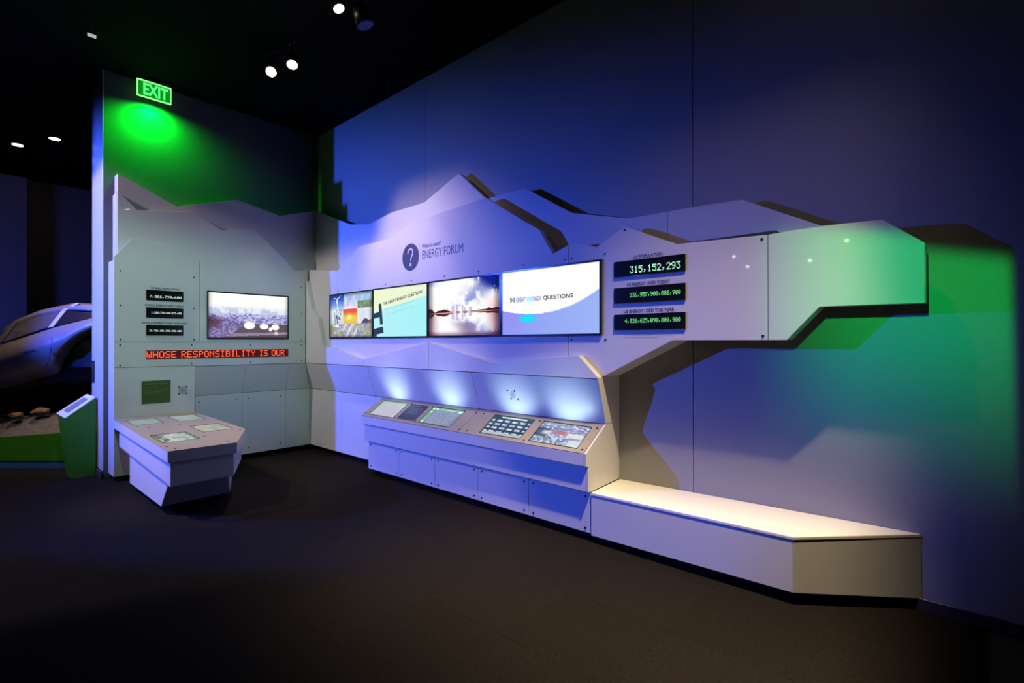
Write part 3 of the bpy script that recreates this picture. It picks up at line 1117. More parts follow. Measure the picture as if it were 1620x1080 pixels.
# ------------------------------------------------------------------ bench
t = thing('bench', 'long low white bench with cream seat against the right wall below the mountain panels', 'bench')
seat = [(-2.117, -.424, .378), (-.752, -.428, .394), (-.205, -.004, .428), (-2.117, -.001, .396)]
sl = slab('seat', seat, [(x, y, z - .022) for x, y, z in seat], CREAM, t, .004)
slab('front_panel', [(-2.117, -.420, .362), (-.756, -.424, .378), (-.756, -.424, .072), (-2.117, -.420, .055)],
     [(-2.117, -.40, .362), (-.766, -.404, .378), (-.766, -.404, .072), (-2.117, -.40, .055)], WHITE, t, .001)
slab('end_panel', [(-.752, -.424, .3775), (-.207, -.004, .412), (-.207, -.004, .066), (-.752, -.424, .072)],
     [(-.772, -.404, .3775), (-.235, -.004, .412), (-.235, -.004, .066), (-.772, -.404, .072)], WHITE2, t, .001)
slab('toe_kick', [(-2.1, -.33, .07), (-.82, -.33, .07), (-.40, -.002, .07), (-2.1, -.002, .07)],
     [(-2.1, -.33, .0), (-.82, -.33, .0), (-.40, -.002, .0), (-2.1, -.002, .0)], BLACK, t)
at_base(t, (-1.2, -.2, 0))

# ------------------------------------------------------------------ left hand exhibit
t = thing('mountain_backdrop', 'grey-white mountain silhouette panels layered on the wall under the exit sign', 'backdrop')
X1, X2, X3 = -6.98, -6.90, -6.85
L1 = [(-2.395, 1.30), (-2.395, 3.371), (-1.829, 3.117), (-1.165, 3.338), (-.618, 3.228), (-.117, 3.396), (-.117, 2.30), (-.6, 1.30)]
slab_l('rear_panel', L1, X1, XL + .001, WHITE2, t, .002)
L2 = [(-2.411, 1.30), (-2.411, 3.163), (-2.234, 2.984), (-1.667, 3.067), (-1.369, 2.896), (-.987, 2.991), (-.446, 2.490), (-.262, 2.533), (-.262, 1.30)]
slab_l('middle_panel', L2, X2, X1 + .001, WHITE, t, .002)
box('side_panel', XL + .001, X1 + .0, -2.411, -2.3965, 1.30, 3.163 - .01, WHITE2, t, .001)
t = thing('exhibit_wall', 'white panel wall at left with counters, screen and red ticker', 'exhibit wall')
TH = X3 - .03
P1 = [(-2.449, 1.513), (-2.449, 2.430), (-2.301, 2.643), (-1.831, 2.588), (-1.630, 2.488), (-1.630, 1.513)]
P2 = [(-1.626, 1.513), (-1.626, 2.487), (-.959, 2.575), (-.325, 2.362), (-.325, 1.513)]
P3 = [(-2.449, 1.235), (-2.449, 1.509), (-.325, 1.509), (-.325, 1.225), (-1.68, 1.225), (-1.68, 1.235)]
P4 = [(-2.449, .06), (-2.449, 1.231), (-1.681, 1.231), (-1.681, .06)]
q1, q2, q3, q4 = [slab_l('panel', pts, X3, TH, WHITE, t, .0015) for pts in (P1, P2, P3, P4)]
box('side_panel', XL + .001, TH, -2.449, -2.434, .06, 2.40, WHITE2, t, .001)
ys = [-1.679, -1.11, -.549, -.322]
for i in range(3):
    a, b_ = ys[i] + .0015, ys[i + 1] - .0015
    b2 = -.207 if i == 2 else b_
    slab('sloping_panel', [(X3, a, 1.219), (X3, b_, 1.219), (-6.96, b2, .863), (-6.96, a, .863)],
         [(X3 - .025, a, 1.219), (X3 - .025, b_, 1.219), (-6.985, b2, .863), (-6.985, a, .863)], WHITE2, t)
ys = [-1.679, -1.11, -.549, -.207]
for i in range(3):
    p = box('lower_panel', -6.985, -6.96, ys[i] + .0015, ys[i + 1] - .0015, .068, .858, WHITE2, t, .001)
    if i < 2:
        for y in (ys[i] + .075, ys[i + 1] - .07):
            for z in (.783, .145):
                screw((-6.96, y, z), (1, 0, 0), p)
box('frame', XL + .002, -6.99, -2.42, -.10, .09, 2.30, DARK, t)
box('frame', -6.989, TH - .002, -2.42, -1.70, .09, 1.29, DARK, t)
box('toe_kick', -7.12, -7.05, -2.40, -.13, 0, .068, BLACK, t)
for y, z, p in ((-2.392, 2.284, q1), (-2.392, 1.91, q1), (-2.392, 1.541, q1), (-1.687, 2.278, q1), (-1.687, 1.911, q1), (-1.687, 1.541, q1),
                (-.38, 2.27, q2), (-.38, 1.902, q2), (-.38, 1.534, q2),
                (-2.395, 1.477, q3), (-2.395, 1.258, q3), (-1.712, 1.477, q3), (-1.712, 1.260, q3), (-1.047, 1.475, q3), (-1.047, 1.259, q3), (-.38, 1.472, q3), (-.38, 1.255, q3)):
    screw((X3, y, z), (1, 0, 0), p)
pl = on_l(X3)
text_mesh('WORLD POPULATION', (-2.119, -1.842, 2.110, 2.133), pl, INK, q1, bold=.03)
text_mesh('WORLD ENERGY USED TODAY', (-2.178, -1.787, 1.915, 1.938), pl, INK, q1, bold=.03)
text_mesh('WORLD ENERGY USED THIS YEAR', (-2.206, -1.760, 1.717, 1.739), pl, INK, q1, bold=.03)
text_mesh('All consumption is given in BTUs.', (-2.162, -1.98, 1.571, 1.580), pl, INKF, q1)
text_mesh('One BTU is equivalent to the energy in 1 oz of one drop of gasoline.', (-2.162, -1.803, 1.557, 1.566), pl, INKF, q1)
text_mesh('There are 115,000 BTU in one gallon of gasoline.', (-2.162, -1.90, 1.543, 1.552), pl, INKF, q1)
G = 'pale number displays on the left exhibit wall'
E_PALE = emit('pale_led', (.72, 1.0, .66), 1.15)
for z0, z1, s, f0, f1, lab in ((1.982, 2.099, '7,066,799,600', -2.130, (2.012, 2.040), 'black display reading 7,066,799,600 under the heading world population'),
                               (1.787, 1.901, '1,286,784,600,025,600', -2.115, (1.834, 1.856), 'black display with small digits under the world energy used today heading'),
                               (1.589, 1.704, '36,786,606,000,000,000', -2.133, (1.630, 1.651), 'black display with small digits under the world energy used this year heading')):
    counter(on_l(X3), True, -2.162, -1.801, z0, z1, s, (f0, -1.822, f1[0], f1[1]), E_PALE, lab, G, (X3, -1.98, z0))
# ticker
t = thing('led_ticker', 'red scrolling text strip below the left screen', 'sign')
pts = [(-2.162, 1.322), (-.569, 1.322), (-.569, 1.418), (-2.162, 1.418)]
slab_l('housing', pts, X3 + .012, X3 + .0005, E_REDBG, t)
led_text('letter', 'WHOSE RESPONSIBILITY IS OUR', (-2.168 + .008, -.62, 1.332, 1.408), on_l(X3), E_RED, t, fill=.98, depth=.013)
at_base(t, (X3, -1.36, 1.322))
# left television
t = thing('television', 'flat screen showing a bright hazy city with white domes, on the left wall', 'screen')
a0, a1, z0, z1 = -1.552, -.564, 1.551, 2.133
slab_l('housing', [(a0, z0), (a1, z0), (a1, z1), (a0, z1)], X3 + .010, X3 + .0005, BEZEL, t)
for a, b_, c, d in ((a0, a1, z1 - .017, z1), (a0, a1, z0, z0 + .017), (a0, a0 + .015, z0 + .017, z1 - .017), (a1 - .015, a1, z0 + .017, z1 - .017)):
    box('bezel', X3 + .010, X3 + .018, a, b_, c, d, BEZEL, t, .0015)
picture('picture', 150, 88, [(X3 + .012, a0 + .015, z1 - .017), (X3 + .012, a1 - .015, z1 - .017), (X3 + .012, a1 - .015, z0 + .017), (X3 + .012, a0 + .015, z0 + .017)], tv_picture5, SM, t)
at_base(t, (X3, -1.06, z0))
# plaque
t = thing('plaque', 'dark olive green text plaque above the left console', 'sign')
slab_l('board', [(-2.203, .823), (-1.928, .823), (-1.928, 1.076), (-2.203, 1.076)], X3 + .008, X3 + .0005, OLIVE, t, .001)
pq = lambda a, z, d: (X3 + .008 + d, a, z)
text_mesh('FUTURE ENERGY CHALLENGES', (-2.183, -1.950, 1.034, 1.050), pq, OLTXT, t)
text_mesh('What can we do?', (-2.183, -2.055, .994, 1.008), pq, OLTXT, t)
for k, w in enumerate((-1.965, -1.985, -2.105)):
    text_mesh('Explore the choices facing our world today' if k < 2 else 'and tomorrow', (-2.183, w, .966 - k * .024, .978 - k * .024), pq, OLTXT, t)
at_base(t, (X3, -2.065, .823))
# speaker
t = thing('wall_speaker', 'small square pale speaker plate beside the olive plaque', 'speaker')
slab_l('plate', [(-1.853, .900), (-1.756, .900), (-1.756, 1.001), (-1.853, 1.001)], X3 + .005, X3 + .0005, SPKR, t, .001)
b = bmesh.new()
for rr, n in ((0.0, 1), (.010, 6), (.020, 12), (.030, 18)):
    for k in range(n):
        a = 2 * math.pi * k / n
        vs = [b.verts.new((X3 + .006, -1.8045 + rr * math.cos(a) + .0032 * math.cos(q * math.pi / 3), .9505 + rr * math.sin(a) + .0032 * math.sin(q * math.pi / 3))) for q in range(6)]
        b.faces.new(vs)
g = from_bm('grille', b, HOLES, t)
g['kind'] = 'stuff'
for y in (-1.842, -1.767):
    for z in (.911, .990):
        screw((X3 + .005, y, z), (1, 0, 0), t)
at_base(t, (X3, -1.80, .900))

# ------------------------------------------------------------------ left console
t = thing('island_console', 'angular white console table with tan top jutting from the left exhibit wall', 'console')
XE = -4.856


def it(x, y, d=0.0):
    """point on the gently sloping top"""
    return (x, y, .682 - (x + 6.85) * .0316 + d)


top = [(-6.849, -2.451), (XE, -2.451), (XE + .010, -1.927), (-5.424, -1.640), (-6.849, -1.676)]
tp = slab('top_panel', [it(x, y) for x, y in top], [it(x, y, -.006) for x, y in top], TAN, t, .001)


def ring(name, pts, zt, zb, material, th=.018, skip=()):
    """upright boards around an outline, each its own part"""
    n = len(pts)
    for i in range(n):
        if i in skip:
            continue
        (x0, y0), (x1, y1) = pts[i], pts[(i + 1) % n]
        dx, dy = x1 - x0, y1 - y0
        l_ = math.hypot(dx, dy)
        nx, ny = -dy / l_ * th, dx / l_ * th
        f = [(x0, y0, zt(x0)), (x1, y1, zt(x1)), (x1, y1, zb(x1)), (x0, y0, zb(x0))]
        k = [(x0 + nx, y0 + ny, zt(x0)), (x1 + nx, y1 + ny, zt(x1)), (x1 + nx, y1 + ny, zb(x1)), (x0 + nx, y0 + ny, zb(x0))]
        slab(name, f, k, material, t, .001)


zt = lambda x: .676 - (x + 6.85) * .0316
zl = lambda x: .587 - (x + 6.85) * .0316
ring('fascia', top, zt, zl, WHITE2, .02, (4,))
ap = [(-6.71, -2.428), (-4.896, -2.422), (-4.900, -1.935), (-5.440, -1.675), (-6.71, -1.71)]
zt2 = lambda x: .590 - (x + 6.85) * .0316
zl2 = lambda x: .408 - (x + 6.85) * .0480
ring('apron', ap, zt2, zl2, WHITE2, .02, (4,))
slab('underside', [(x, y, zl2(x) + .004) for x, y in ap], [(x, y, zl2(x) + .012) for x, y in ap], WHITE2, t)
# tapering foot
fo_t = [(-6.375, -2.402), (-5.03, -2.400), (-5.03, -1.94), (-5.45, -1.73), (-6.375, -1.75)]
fo_b = [(-6.375, -2.402), (-5.245, -2.402), (-5.262, -1.84), (-5.60, -1.75), (-6.375, -1.75)]
b = bmesh.new()
vt = [b.verts.new((x, y, zl2(x) + .003)) for x, y in fo_t]
vb = [b.verts.new((x, y, .075)) for x, y in fo_b]
b.faces.new(vt)
b.faces.new(list(reversed(vb)))
for i in range(5):
    j = (i + 1) % 5
    b.faces.new((vt[j], vt[i], vb[i], vb[j]))
bmesh.ops.recalc_face_normals(b, faces=b.faces)
bmesh.ops.bevel(b, geom=list(b.edges), offset=.002, segments=1, affect='EDGES')
from_bm('foot', b, WHITE2, t)
box('toe_kick', -6.33, -5.45, -2.36, -1.83, 0, .075, BLACK, t)
ILM = screen_mat('island_screen_glow', 0.62, 0.06)


def ui_pale(tone, seed):
    def f(U, V):
        n1, n2 = fbm(U, V, 4, seed, 4), noise2(U, V, 40, 30, seed + 3)
        img = np.ones(U.shape + (3,)) * np.array(tone)
        img = lay(img, ((V * 9) % 1 < .4) * (n2 > .5) * (V > .3) * .35, (.55, .58, .55))
        img = lay(img, (n1 > .56) * .5, (.60, .66, .62))
        return img
    return f


def ui_map(U, V):
    n1, n2 = fbm(U, V, 4, 51, 4), fbm(U, V, 14, 57, 3)
    img = np.ones(U.shape + (3,)) * np.array((.88, .92, .88))
    img = lay(img, (U < .28) * (n2 > .42) * .8, (.36, .38, .36))
    img = lay(img, (U > .4) * (n1 > .52) * .6, (.55, .64, .62))
    img = lay(img, (U > .90) * 1.0, (.45, .72, .50))
    return img


for nm, x0, x1, y0, y1, fn, ed in (('a', -6.65, -6.275, -1.993, -1.755, ui_pale((.72, .76, .74), 41), BEZEL),
                                   ('b', -5.88, -5.512, -1.990, -1.738, ui_pale((.86, .84, .76), 44), BEZEL),
                                   ('c', -6.635, -6.300, -2.375, -2.135, ui_pale((.66, .74, .72), 47), GREEN),
                                   ('d', -5.616, -5.220, -2.392, -2.118, ui_map, GREEN)):
    q = [(x0 - .035, y1 + .012), (x0 - .035, y0 - .006), (x1 + .006, y0 - .006), (x1 + .006, y1 + .012)]
    slab('screen_frame', [it(x, y, .0012) for x, y in q], [it(x, y, -.003) for x, y in q], BEZEL, tp)
    picture('touch_screen', 48, 40, [it(x0, y0, .002), it(x0, y1, .002), it(x1, y1, .002), it(x1, y0, .002)], fn, ILM, tp)
for x, y in ((-6.2, -2.38), (-5.05, -2.41), (-5.30, -2.05), (-4.93, -2.38), (-4.94, -1.97), (-5.40, -1.70), (-6.05, -2.05), (-6.1, -2.30)):
    screw(it(x, y), (0, 0, 1), tp)

# ------------------------------------------------------------------ exit sign
t = thing('exit_sign', 'green glowing EXIT sign hanging high on the left wall', 'sign')
xs_ = -6.97
y0, y1, z0, z1 = -2.219, -1.893, 4.298, 4.487
pe = on_l(xs_)
slab_l('panel', [(y0, z0), (y1, z0), (y1, z1), (y0, z1)], xs_, xs_ - .012, EXITG, t)
for a, b_, c, d in ((y0, y1, z1 - .010, z1 + .003), (y0, y1, z0 - .003, z0 + .010), (y0 - .003, y0 + .004, z0, z1), (y1 - .004, y1 + .004, z0, z1)):
    box('edge', xs_ - .014, xs_ + .003, a, b_, c, d, E_EXITL, t)
split_letters(text_mesh('EXIT', (y0 + .055, y1 - .030, z0 + .028, z1 - .026), pe, E_EXIT, t, depth=.002, bold=.035))
box('mount', xs_ - .03, xs_ + .02, -2.11, -1.99, z1 + .003, ZC - .0005, CANM, t, .002)
at_base(t, (xs_, -2.056, ZC))
gobo(spot('exit_glow_light', (xs_ - .03, -2.056, 4.288), (-7.06, -2.056, 3.2), (0.0, 1.0, 0.02), 230, 172, 1.0, 0.02),
     -9, 9, 0.0, 9, 1, 1, 0.04, 1)

# ------------------------------------------------------------------ ceiling spotlights


def track_spot(loc, aim, label, lens=E_WARM, r=.055, L_=.16, group='small track spotlights on the black ceiling'):
    t = thing('track_spotlight', label, 'lamp', group)
    p = Vector(loc)
    d = (Vector(aim) - p).normalized()
    cyl('housing', p - d * L_, p - d * .004, r * .82, CANM, t, r)
    cyl('lens', p - d * .0038, p, r * .88, lens, t, r * .88)
    cyl('stem', (p.x - d.x * L_ * .6, p.y - d.y * L_ * .6, p.z - d.z * L_ * .6 + r * .3), (p.x - d.x * L_ * .6, p.y - d.y * L_ * .6, ZC - .02), .012, CANM, t, None, 10)
    box('adapter', p.x - d.x * L_ * .6 - .06, p.x - d.x * L_ * .6 + .06, p.y - d.y * L_ * .6 - .02, p.y - d.y * L_ * .6 + .02, ZC - .02, ZC - .0005, CANM, t)
    at_base(t, (p.x, p.y, ZC))
    return t


track_spot((-3.93, -1.456, 4.30), (-3.1, -1.0, 2.2), 'lit spotlight seen edge-on, nearest to the top edge of the photo', r=.05)
track_spot((-5.31, -1.437, 4.27), (-4.6, -1.9, 3.4), 'lit spotlight tilted sideways, left one of the close pair')
track_spot((-5.02, -1.352, 4.27), (-4.7, -1.5, 3.55), 'brightest round lit spotlight, right one of the close pair')
track_spot((-3.85, -1.255, 4.22), (-3.6, -0.9, 3.0), 'unlit spotlight with dim blue lens beside the topmost lit one', LAMPOFF, .075)
GR = 'room spotlights reflected in the glossy panels'
for loc, lab in (((-0.66, -1.12, 4.30), 'warm spotlight above the bench, mirrored as a dot at the peak of the left backdrop'),
                 ((-3.12, -12.0, 3.65), 'spotlight mirrored as a bright dot just right of the last panel seam'),
                 ((-4.67, -12.0, 3.64), 'spotlight mirrored as the lower of two dots left of the last panel seam'),
                 ((-5.04, -12.0, 3.97), 'spotlight mirrored as the upper of two dots left of the last panel seam'),
                 ((-2.30, -12.0, 4.06), 'spotlight mirrored as a small dot high in the green-lit panel end')):
    track_spot(loc, (loc[0] * .3 - .5, -.3, 1.3), lab, E_WARM, .055, .16, GR)


def downlight(loc, label):
    t = thing('downlight', label, 'lamp', 'flush downlights over the car hall')
    x, y = loc
    cyl('trim_ring', (x, y, ZC - .012), (x, y, ZC - .0005), .085, CANM, t)
    cyl('lens', (x, y, ZC - .016), (x, y, ZC - .0125), .065, E_WARM2, t)
    at_base(t, (x, y, ZC))


downlight((-10.05, -2.585), 'larger flush downlight glowing over the car, nearer the white pier')
downlight((-10.78, -2.93), 'smaller flush downlight over the car, farther from the white pier')
t = thing('ceiling_tag', 'tiny pale rectangular marker hanging from the black ceiling left of the exit sign', 'marker')
box('plate', -5.73, -5.722, -2.835, -2.775, 4.185, 4.212, emit('pale_tag_glow', (.75, .8, .8), .55), t)
cyl('wire', (-5.726, -2.805, 4.212), (-5.726, -2.805, ZC - .0005), .002, CANM, t, None, 6)
at_base(t, (-5.726, -2.805, ZC))

# ------------------------------------------------------------------ pier plate
t = thing('pier_plate', 'narrow dark lettered plate on the pale end of the left wall', 'sign')
slab_r('plate', [(-7.92 + .24, 1.04), (-7.65 + .10, 1.04), (-7.65 + .10, 1.295), (-7.92 + .24, 1.295)], YL0 - .020, YL0 - .0125, mat('plate_dark', (.02, .025, .03), .3), t)
for k, z in enumerate((1.25, 1.215, 1.175, 1.07)):
    text_mesh('ROOM' if k == 0 else 'GALLERY', (-7.665, -7.585 if k != 3 else -7.60, z, z + .018), on_r(YL0 - .020), OLTXT, t)
at_base(t, (-7.61, YL0, 1.04))

# ------------------------------------------------------------------ green pedestal
t = thing('label_pedestal', 'leaning green pedestal with slanted pale label top beside the white pier', 'pedestal')
fb = [(-7.37, -2.725, 0.0), (-7.37, -2.522, 0.0), (-7.60, -2.535, 0.0), (-7.60, -2.745, 0.0)]
ft = [(-7.37, -2.780, .676), (-7.37, -2.518, .884), (-7.60, -2.560, .905), (-7.60, -2.822, .712)]
b = bmesh.new()
vb = [b.verts.new(p) for p in fb]
vt = [b.verts.new(p) for p in ft]
b.faces.new(vb[::-1])
b.faces.new(vt)
for i in range(4):
    j = (i + 1) % 4
    b.faces.new((vb[i], vb[j], vt[j], vt[i]))
bmesh.ops.recalc_face_normals(b, faces=b.faces)
bmesh.ops.bevel(b, geom=list(b.edges), offset=.003, segments=1, affect='EDGES')
from_bm('body', b, GREEN, t)
FT = [Vector(p) for p in ft]


def pt(u, v, d):
    p = (FT[0] * (1 - u) + FT[1] * u) * (1 - v) + (FT[3] * (1 - u) + FT[2] * u) * v
    nrm = (FT[1] - FT[0]).cross(FT[3] - FT[0]).normalized()
    return tuple(p + nrm * d)


def plate(name, u0, u1, v0, v1, d0, d1, mm):
    q = ((u0, v0), (u1, v0), (u1, v1), (u0, v1))
    return slab(name, [pt(u, v, d1) for u, v in q], [pt(u, v, d0) for u, v in q], mm, t)


plate('top_plate', -.01, 1.0, -.01, 1.01, .0005, .010, PEDTOP)
lb = plate('label_strip', .17, .84, .30, .82, .0105, .013, mat('label_grey', (.16, .17, .17), .3))
for k in range(4):
    text_mesh('Gasoline and the electric car in the last century', (.21, .80, .70 - k * .1, .76 - k * .1), lambda a, z, d: pt(a, z, .013 + d), PALE, lb)
at_base(t, (-7.45, -2.63, 0))

# ------------------------------------------------------------------ car on its display platform
du, dn = Vector((.55, .835, 0)).normalized(), Vector((.835, -.55, 0)).normalized()
t = thing('display_platform', 'low green display platform with blue base under the car', 'platform')
e0, e1 = Vector((-9.75, -4.215, 0)), Vector((-7.93, -2.585, 0))
ed = (e1 - e0).normalized()
en = Vector((ed.y, -ed.x, 0))


def strip(name, a, b_, z0a, z0b, z1a, z1b, off, th, mm):
    p, q = a + en * off, b_ + en * off
    return slab(name, [(p.x, p.y, z0a), (q.x, q.y, z0b), (q.x, q.y, z1b), (p.x, p.y, z1a)],
                [(p.x - en.x * th, p.y - en.y * th, z0a), (q.x - en.x * th, q.y - en.y * th, z0b), (q.x - en.x * th, q.y - en.y * th, z1b), (p.x - en.x * th, p.y - en.y * th, z1a)], mm, t)


strip('rim', e0, e1, .093, .093, .27, .44, 0.0, .05, GREEN)
strip('base', e0, e1, .0, .0, .092, .092, -.012, .05, BLUEKICK)
bed = bmesh.new()
NU, NV = 44, 30
gv = []
for i in range(NU + 1):
    row = []
    for j in range(NV + 1):
        u, v = i / NU, j / NV
        p = e0.lerp(e1, u) - en * (.045 + v * 1.55)
        base = .25 + .17 * u
        h = base + .20 * sm(np.array(v), .05, .35) * (0.85 + .15 * u)
        h = float(h) + .035 * (random.random() - .5) * (1 if j else 0)
        row.append(bed.verts.new((p.x, p.y, h)))
    gv.append(row)
for i in range(NU):
    for j in range(NV):
        bed.faces.new((gv[i][j], gv[i + 1][j], gv[i + 1][j + 1], gv[i][j + 1]))
g = from_bm('gravel_bed', bed, GRAVEL, t)
g['kind'] = 'stuff'
G = 'rocks around the car'
for k, (px, off, r) in enumerate(((.62, .50, .10), (.80, .62, .12), (.93, .55, .10), (.70, .85, .13), (.985, .85, .12), (.52, .42, .07))):
    p = e0.lerp(e1, px) - en * off
    b = bmesh.new()
    bmesh.ops.create_icosphere(b, subdivisions=2, radius=r)
    for v in b.verts:
        v.co *= .8 + .35 * random.random()
        v.co.z *= .5
    bmesh.ops.transform(b, matrix=Matrix.Translation((p.x, p.y, .25 + .17 * px + .205 + r * .52)), verts=b.verts)
    o = from_bm('rock', b, ROCK, None)
    tag(o, ('flat brown rock on the gravel under the car door', 'wide brown rock on the gravel just ahead of the rear wheel', 'brown rock on the gravel nearest the white pier',
            'thick brown rock half under the car sill', 'brown rock on the gravel behind the rear wheel', 'smallest brown rock on the gravel near the green rim')[k], 'rock', G)

C0 = Vector((-8.85, -2.6, 0))


def cp(u, w, z):
    """car frame: u along the car (rear positive), w depth away from the viewer, z up"""
    p = C0 + du * u - dn * w
    return (p.x, p.y, z)


car = thing('car', 'blue-lit silver coupe with wedge-shaped side on the green display platform', 'car')
US = np.linspace(-2.6, 1.45, 110)
WC, RW = .60, .42                       # rear wheel position and arch radius
WCZ = 1.05


def itp(x, xs_, ys_):
    return float(np.interp(x, xs_, ys_))


belt = lambda u: itp(u, [-2.6, -1.8, -.711, -.204, .251, .9, 1.3, 1.45], [.78, 1.08, 1.505, 1.708, 1.848, 1.90, 1.78, 1.55])
sill = lambda u: itp(u, [-2.6, -1.2, -.71, -.238, .25, .9, 1.45], [.62, .80, .93, 1.09, 1.16, 1.20, 1.28])
crease = lambda u: sill(u) + (belt(u) - sill(u)) * .52


def low(u):
    s = sill(u)
    for wc, wz, r in ((WC, .95, .808), (-2.05, .62, .50)):
        d = abs(u - wc)
        if d < r:
            s = max(s, wz + math.sqrt(r * r - d * d))
    return min(s, belt(u) - .06)


b = bmesh.new()
rows = []
WD = 1.68
for u in US:
    e = 1.0
    ins = .16 * max(0, (u - 1.0) / .45) ** 2 + .25 * max(0, (-1.9 - u) / .7) ** 2
    lo, bl = low(u), belt(u)
    cr = max(crease(u), lo + .02)
    ring_ = [(.24 + ins, lo), (.09 + ins, lo + (cr - lo) * .45), (-.015 + ins, cr), (.015 + ins, cr + (bl - cr) * .5), (.075 + ins, bl - .03), (.13 + ins, bl), (.40, bl + .035), (WD / 2, bl + .05)]
    ring_ += [(WD - w, z) for w, z in ring_[-2::-1]]
    rows.append([b.verts.new(cp(u, w, z)) for w, z in ring_])
for i in range(len(rows) - 1):
    uu = US[i]
    for j in range(len(rows[0]) - 1):
        if -1.35 < uu < .62 and 5 <= j <= 8:        # the cabin opening
            continue
        b.faces.new((rows[i][j], rows[i + 1][j], rows[i + 1][j + 1], rows[i][j + 1]))
b.faces.new(rows[0])
b.faces.new(rows[-1][::-1])
body = from_bm('body', b, CARP, car, True)
# roof, pillars and glass
roofz = lambda u: itp(u, [-1.0, -.711, -.444, -.101, .251, .62, .95], [1.60, 1.835, 1.965, 2.055, 2.045, 1.985, 1.90])
b = bmesh.new()
rr = []
for u in np.linspace(-.86, .95, 36):
    z = roofz(u)
    prof = [(.235, z - .105), (.255, z - .055), (.30, z - .018), (.40, z + .005), (WD / 2, z + .03)]
    prof += [(WD - w, zz) for w, zz in prof[-2::-1]]
    rr.append([b.verts.new(cp(u, w, zz)) for w, zz in prof])
for i in range(len(rr) - 1):
    for j in range(len(rr[0]) - 1):
        b.faces.new((rr[i][j], rr[i + 1][j], rr[i + 1][j + 1], rr[i][j + 1]))
rf = from_bm('roof', b, CARP, car, True)
md = rf.modifiers.new('thick', 'SOLIDIFY')
md.thickness = .02


def quad_slab(name, pts, th, mm, par):
    f = [cp(*p) for p in pts]
    k = [cp(u, w + th, z) for u, w, z in pts]
    return slab(name, f, k, mm, par)


quad_slab('pillar', [(-.262, .118, 1.705), (-.198, .118, 1.725), (-.110, .235, 1.955), (-.168, .235, 1.945)], .04, PALE, car)['label'] = 'pale strip over the pillar'
quad_slab('pillar', [(-.90, .13, 1.46), (-.78, .13, 1.50), (-.66, .24, 1.79), (-.74, .24, 1.74)], .04, CARP, car)
quad_slab('pillar', [(.35, .13, 1.88), (.80, .14, 1.90), (.92, .25, 1.84), (.60, .24, 1.91)], .04, CARP, car)
quad_slab('door_glass', [(-.775, .135, 1.50), (-.262, .125, 1.705), (-.170, .238, 1.945), (-.44, .238, 1.868), (-.66, .24, 1.775)], .006, GLASS, car)
quad_slab('quarter_window', [(-.198, .122, 1.724), (.34, .130, 1.880), (.30, .170, 1.905), (-.03, .232, 1.935), (-.118, .236, 1.945)], .01, CARBLK, car)
quad_slab('window_trim', [(-.262, .120, 1.700), (-.775, .128, 1.490), (-.775, .128, 1.505), (-.262, .120, 1.716)], .01, CARBLK, car)
quad_slab('roof_trim', [(-.168, .232, 1.945), (-.110, .232, 1.955), (.02, .285, 2.052), (-.03, .285, 2.050)], .03, PALE, car)
# door seam, handle
path = [(-.184, 1.688), (-.158, 1.56), (-.156, 1.44), (-.18, 1.30), (-.238, 1.152)]
for side in (0,):
    b = bmesh.new()
    pv = None
    for u, z in path:
        f = (z - sill(u)) / (belt(u) - sill(u))
        w = float(np.interp(f, [0, .23, .52, .76, .95, 1.0], [.05, .0, -.015, .015, .075, .13])) - .004
        a_, c_ = b.verts.new(cp(u - .004, w, z)), b.verts.new(cp(u + .004, w, z))
        if pv:
            b.faces.new((pv[0], pv[1], c_, a_))
        pv = (a_, c_)
    from_bm('door_seam', b, CARBLK, car)
quad_slab('door_handle', [(-.46, -.018, 1.372), (-.34, -.018, 1.398), (-.335, -.018, 1.420), (-.45, -.018, 1.398)], .02, ALLOY, car)
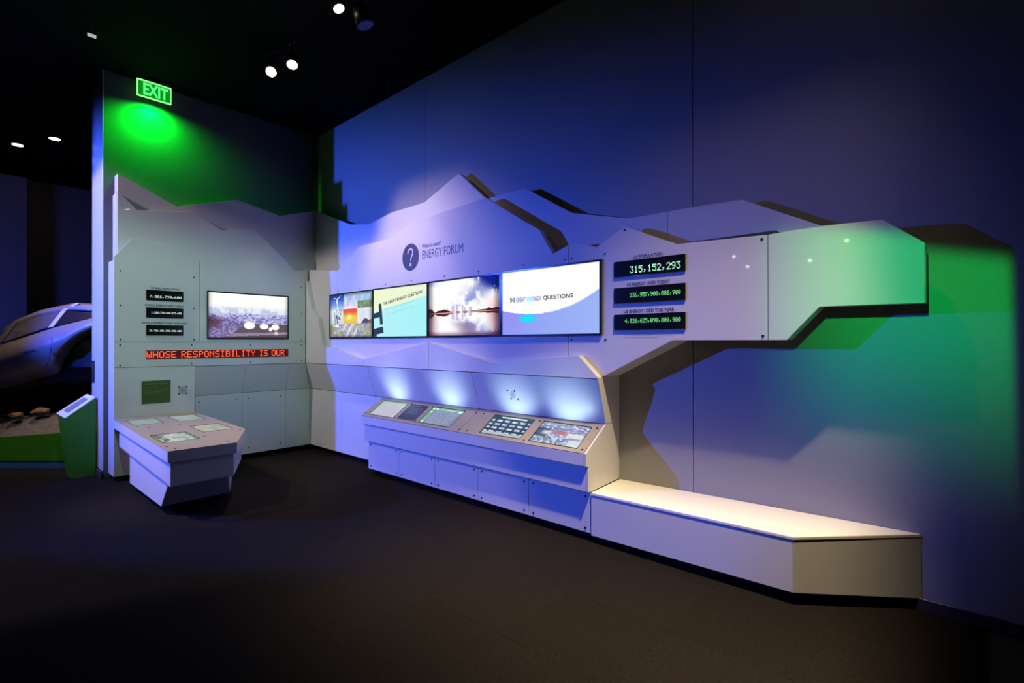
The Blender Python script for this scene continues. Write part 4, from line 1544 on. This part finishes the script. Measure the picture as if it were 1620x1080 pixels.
# dark wheel arch lining, wheels
for wc, wz in ((WC, WCZ), (-2.05, .66)):
    for side_w in (.22, WD - .42):
        wh = None
        o = cyl('wheel', cp(wc, side_w, wz), cp(wc, side_w + .22, wz), RW - .02, TYRE, car, None, 40)
        hub = cyl('rim', cp(wc, side_w - .004, wz), cp(wc, side_w + .05, wz), .25, ALLOY, o, None, 32)
        for k in range(5):
            a = 2 * math.pi * k / 5
            b = bm_box(-.03, .03, -.01, .01, .05, .23, .004)
            M = Matrix.Translation(cp(wc, side_w - .008, wz)) @ Matrix(((du.x, -dn.x, 0), (du.y, -dn.y, 0), (0, 0, 1))).to_4x4() if False else None
            rot = Matrix.Rotation(a, 4, 'Y')
            bas = Matrix(((du.x, -dn.x, 0, 0), (du.y, -dn.y, 0, 0), (0, 0, 1, 0), (0, 0, 0, 1)))
            bmesh.ops.transform(b, matrix=Matrix.Translation(cp(wc, side_w - .008, wz)) @ bas @ rot, verts=b.verts)
            from_bm('spoke', b, ALLOY, o)
b = bmesh.new()
for u0, u1 in ((-1.45, -.2),):
    pass
bmesh.ops.create_cube(b, size=1.0)
bas = Matrix(((du.x, -dn.x, 0, 0), (du.y, -dn.y, 0, 0), (0, 0, 1, 0), (0, 0, 0, 1)))
bmesh.ops.transform(b, matrix=Matrix.Translation(cp(.20, WD / 2, 1.42)) @ bas @ Matrix.Diagonal((1.9, WD - .62, .50, 1)), verts=b.verts)
from_bm('cabin_tub', b, CARBLK, car)
# steering wheel and seat back seen through the door glass
b = bmesh.new()
bmesh.ops.create_circle(b, segments=8, radius=.016)
prof = [v.co.copy() for v in b.verts]
b.free()
b = bmesh.new()
loops = []
for k in range(28):
    a = 2 * math.pi * k / 28
    c_, s_ = math.cos(a), math.sin(a)
    loops.append([b.verts.new(Vector(((.185 + p.x) * c_ * .35, (.185 + p.x) * s_, (.185 + p.x) * c_ * .94 + p.y * .3)) + Vector((p.y, 0, 0))) for p in prof])
for k in range(28):
    for q in range(8):
        b.faces.new((loops[k][q], loops[(k + 1) % 28][q], loops[(k + 1) % 28][(q + 1) % 8], loops[k][(q + 1) % 8]))
bmesh.ops.transform(b, matrix=Matrix.Translation(cp(-.72, .50, 1.50)) @ bas, verts=b.verts)
from_bm('steering_wheel', b, CARBLK, car, True)
b = bm_box(-.07, .07, -.22, .22, 0, .52, .03)
bmesh.ops.transform(b, matrix=Matrix.Translation(cp(-.26, .50, 1.42)) @ bas @ Matrix.Rotation(.25, 4, 'Y'), verts=b.verts)
from_bm('seat_back', b, CARBLK, car)
b = bm_box(-.05, .05, -.12, .12, 0, .14, .03)
bmesh.ops.transform(b, matrix=Matrix.Translation(cp(-.10, .50, 1.76)) @ bas, verts=b.verts)
from_bm('headrest', b, CARBLK, car)
quad_slab('rear_view_mirror', [(-.50, .80, 1.80), (-.28, .80, 1.84), (-.28, .80, 1.90), (-.50, .80, 1.87)], .03, CARBLK, car)
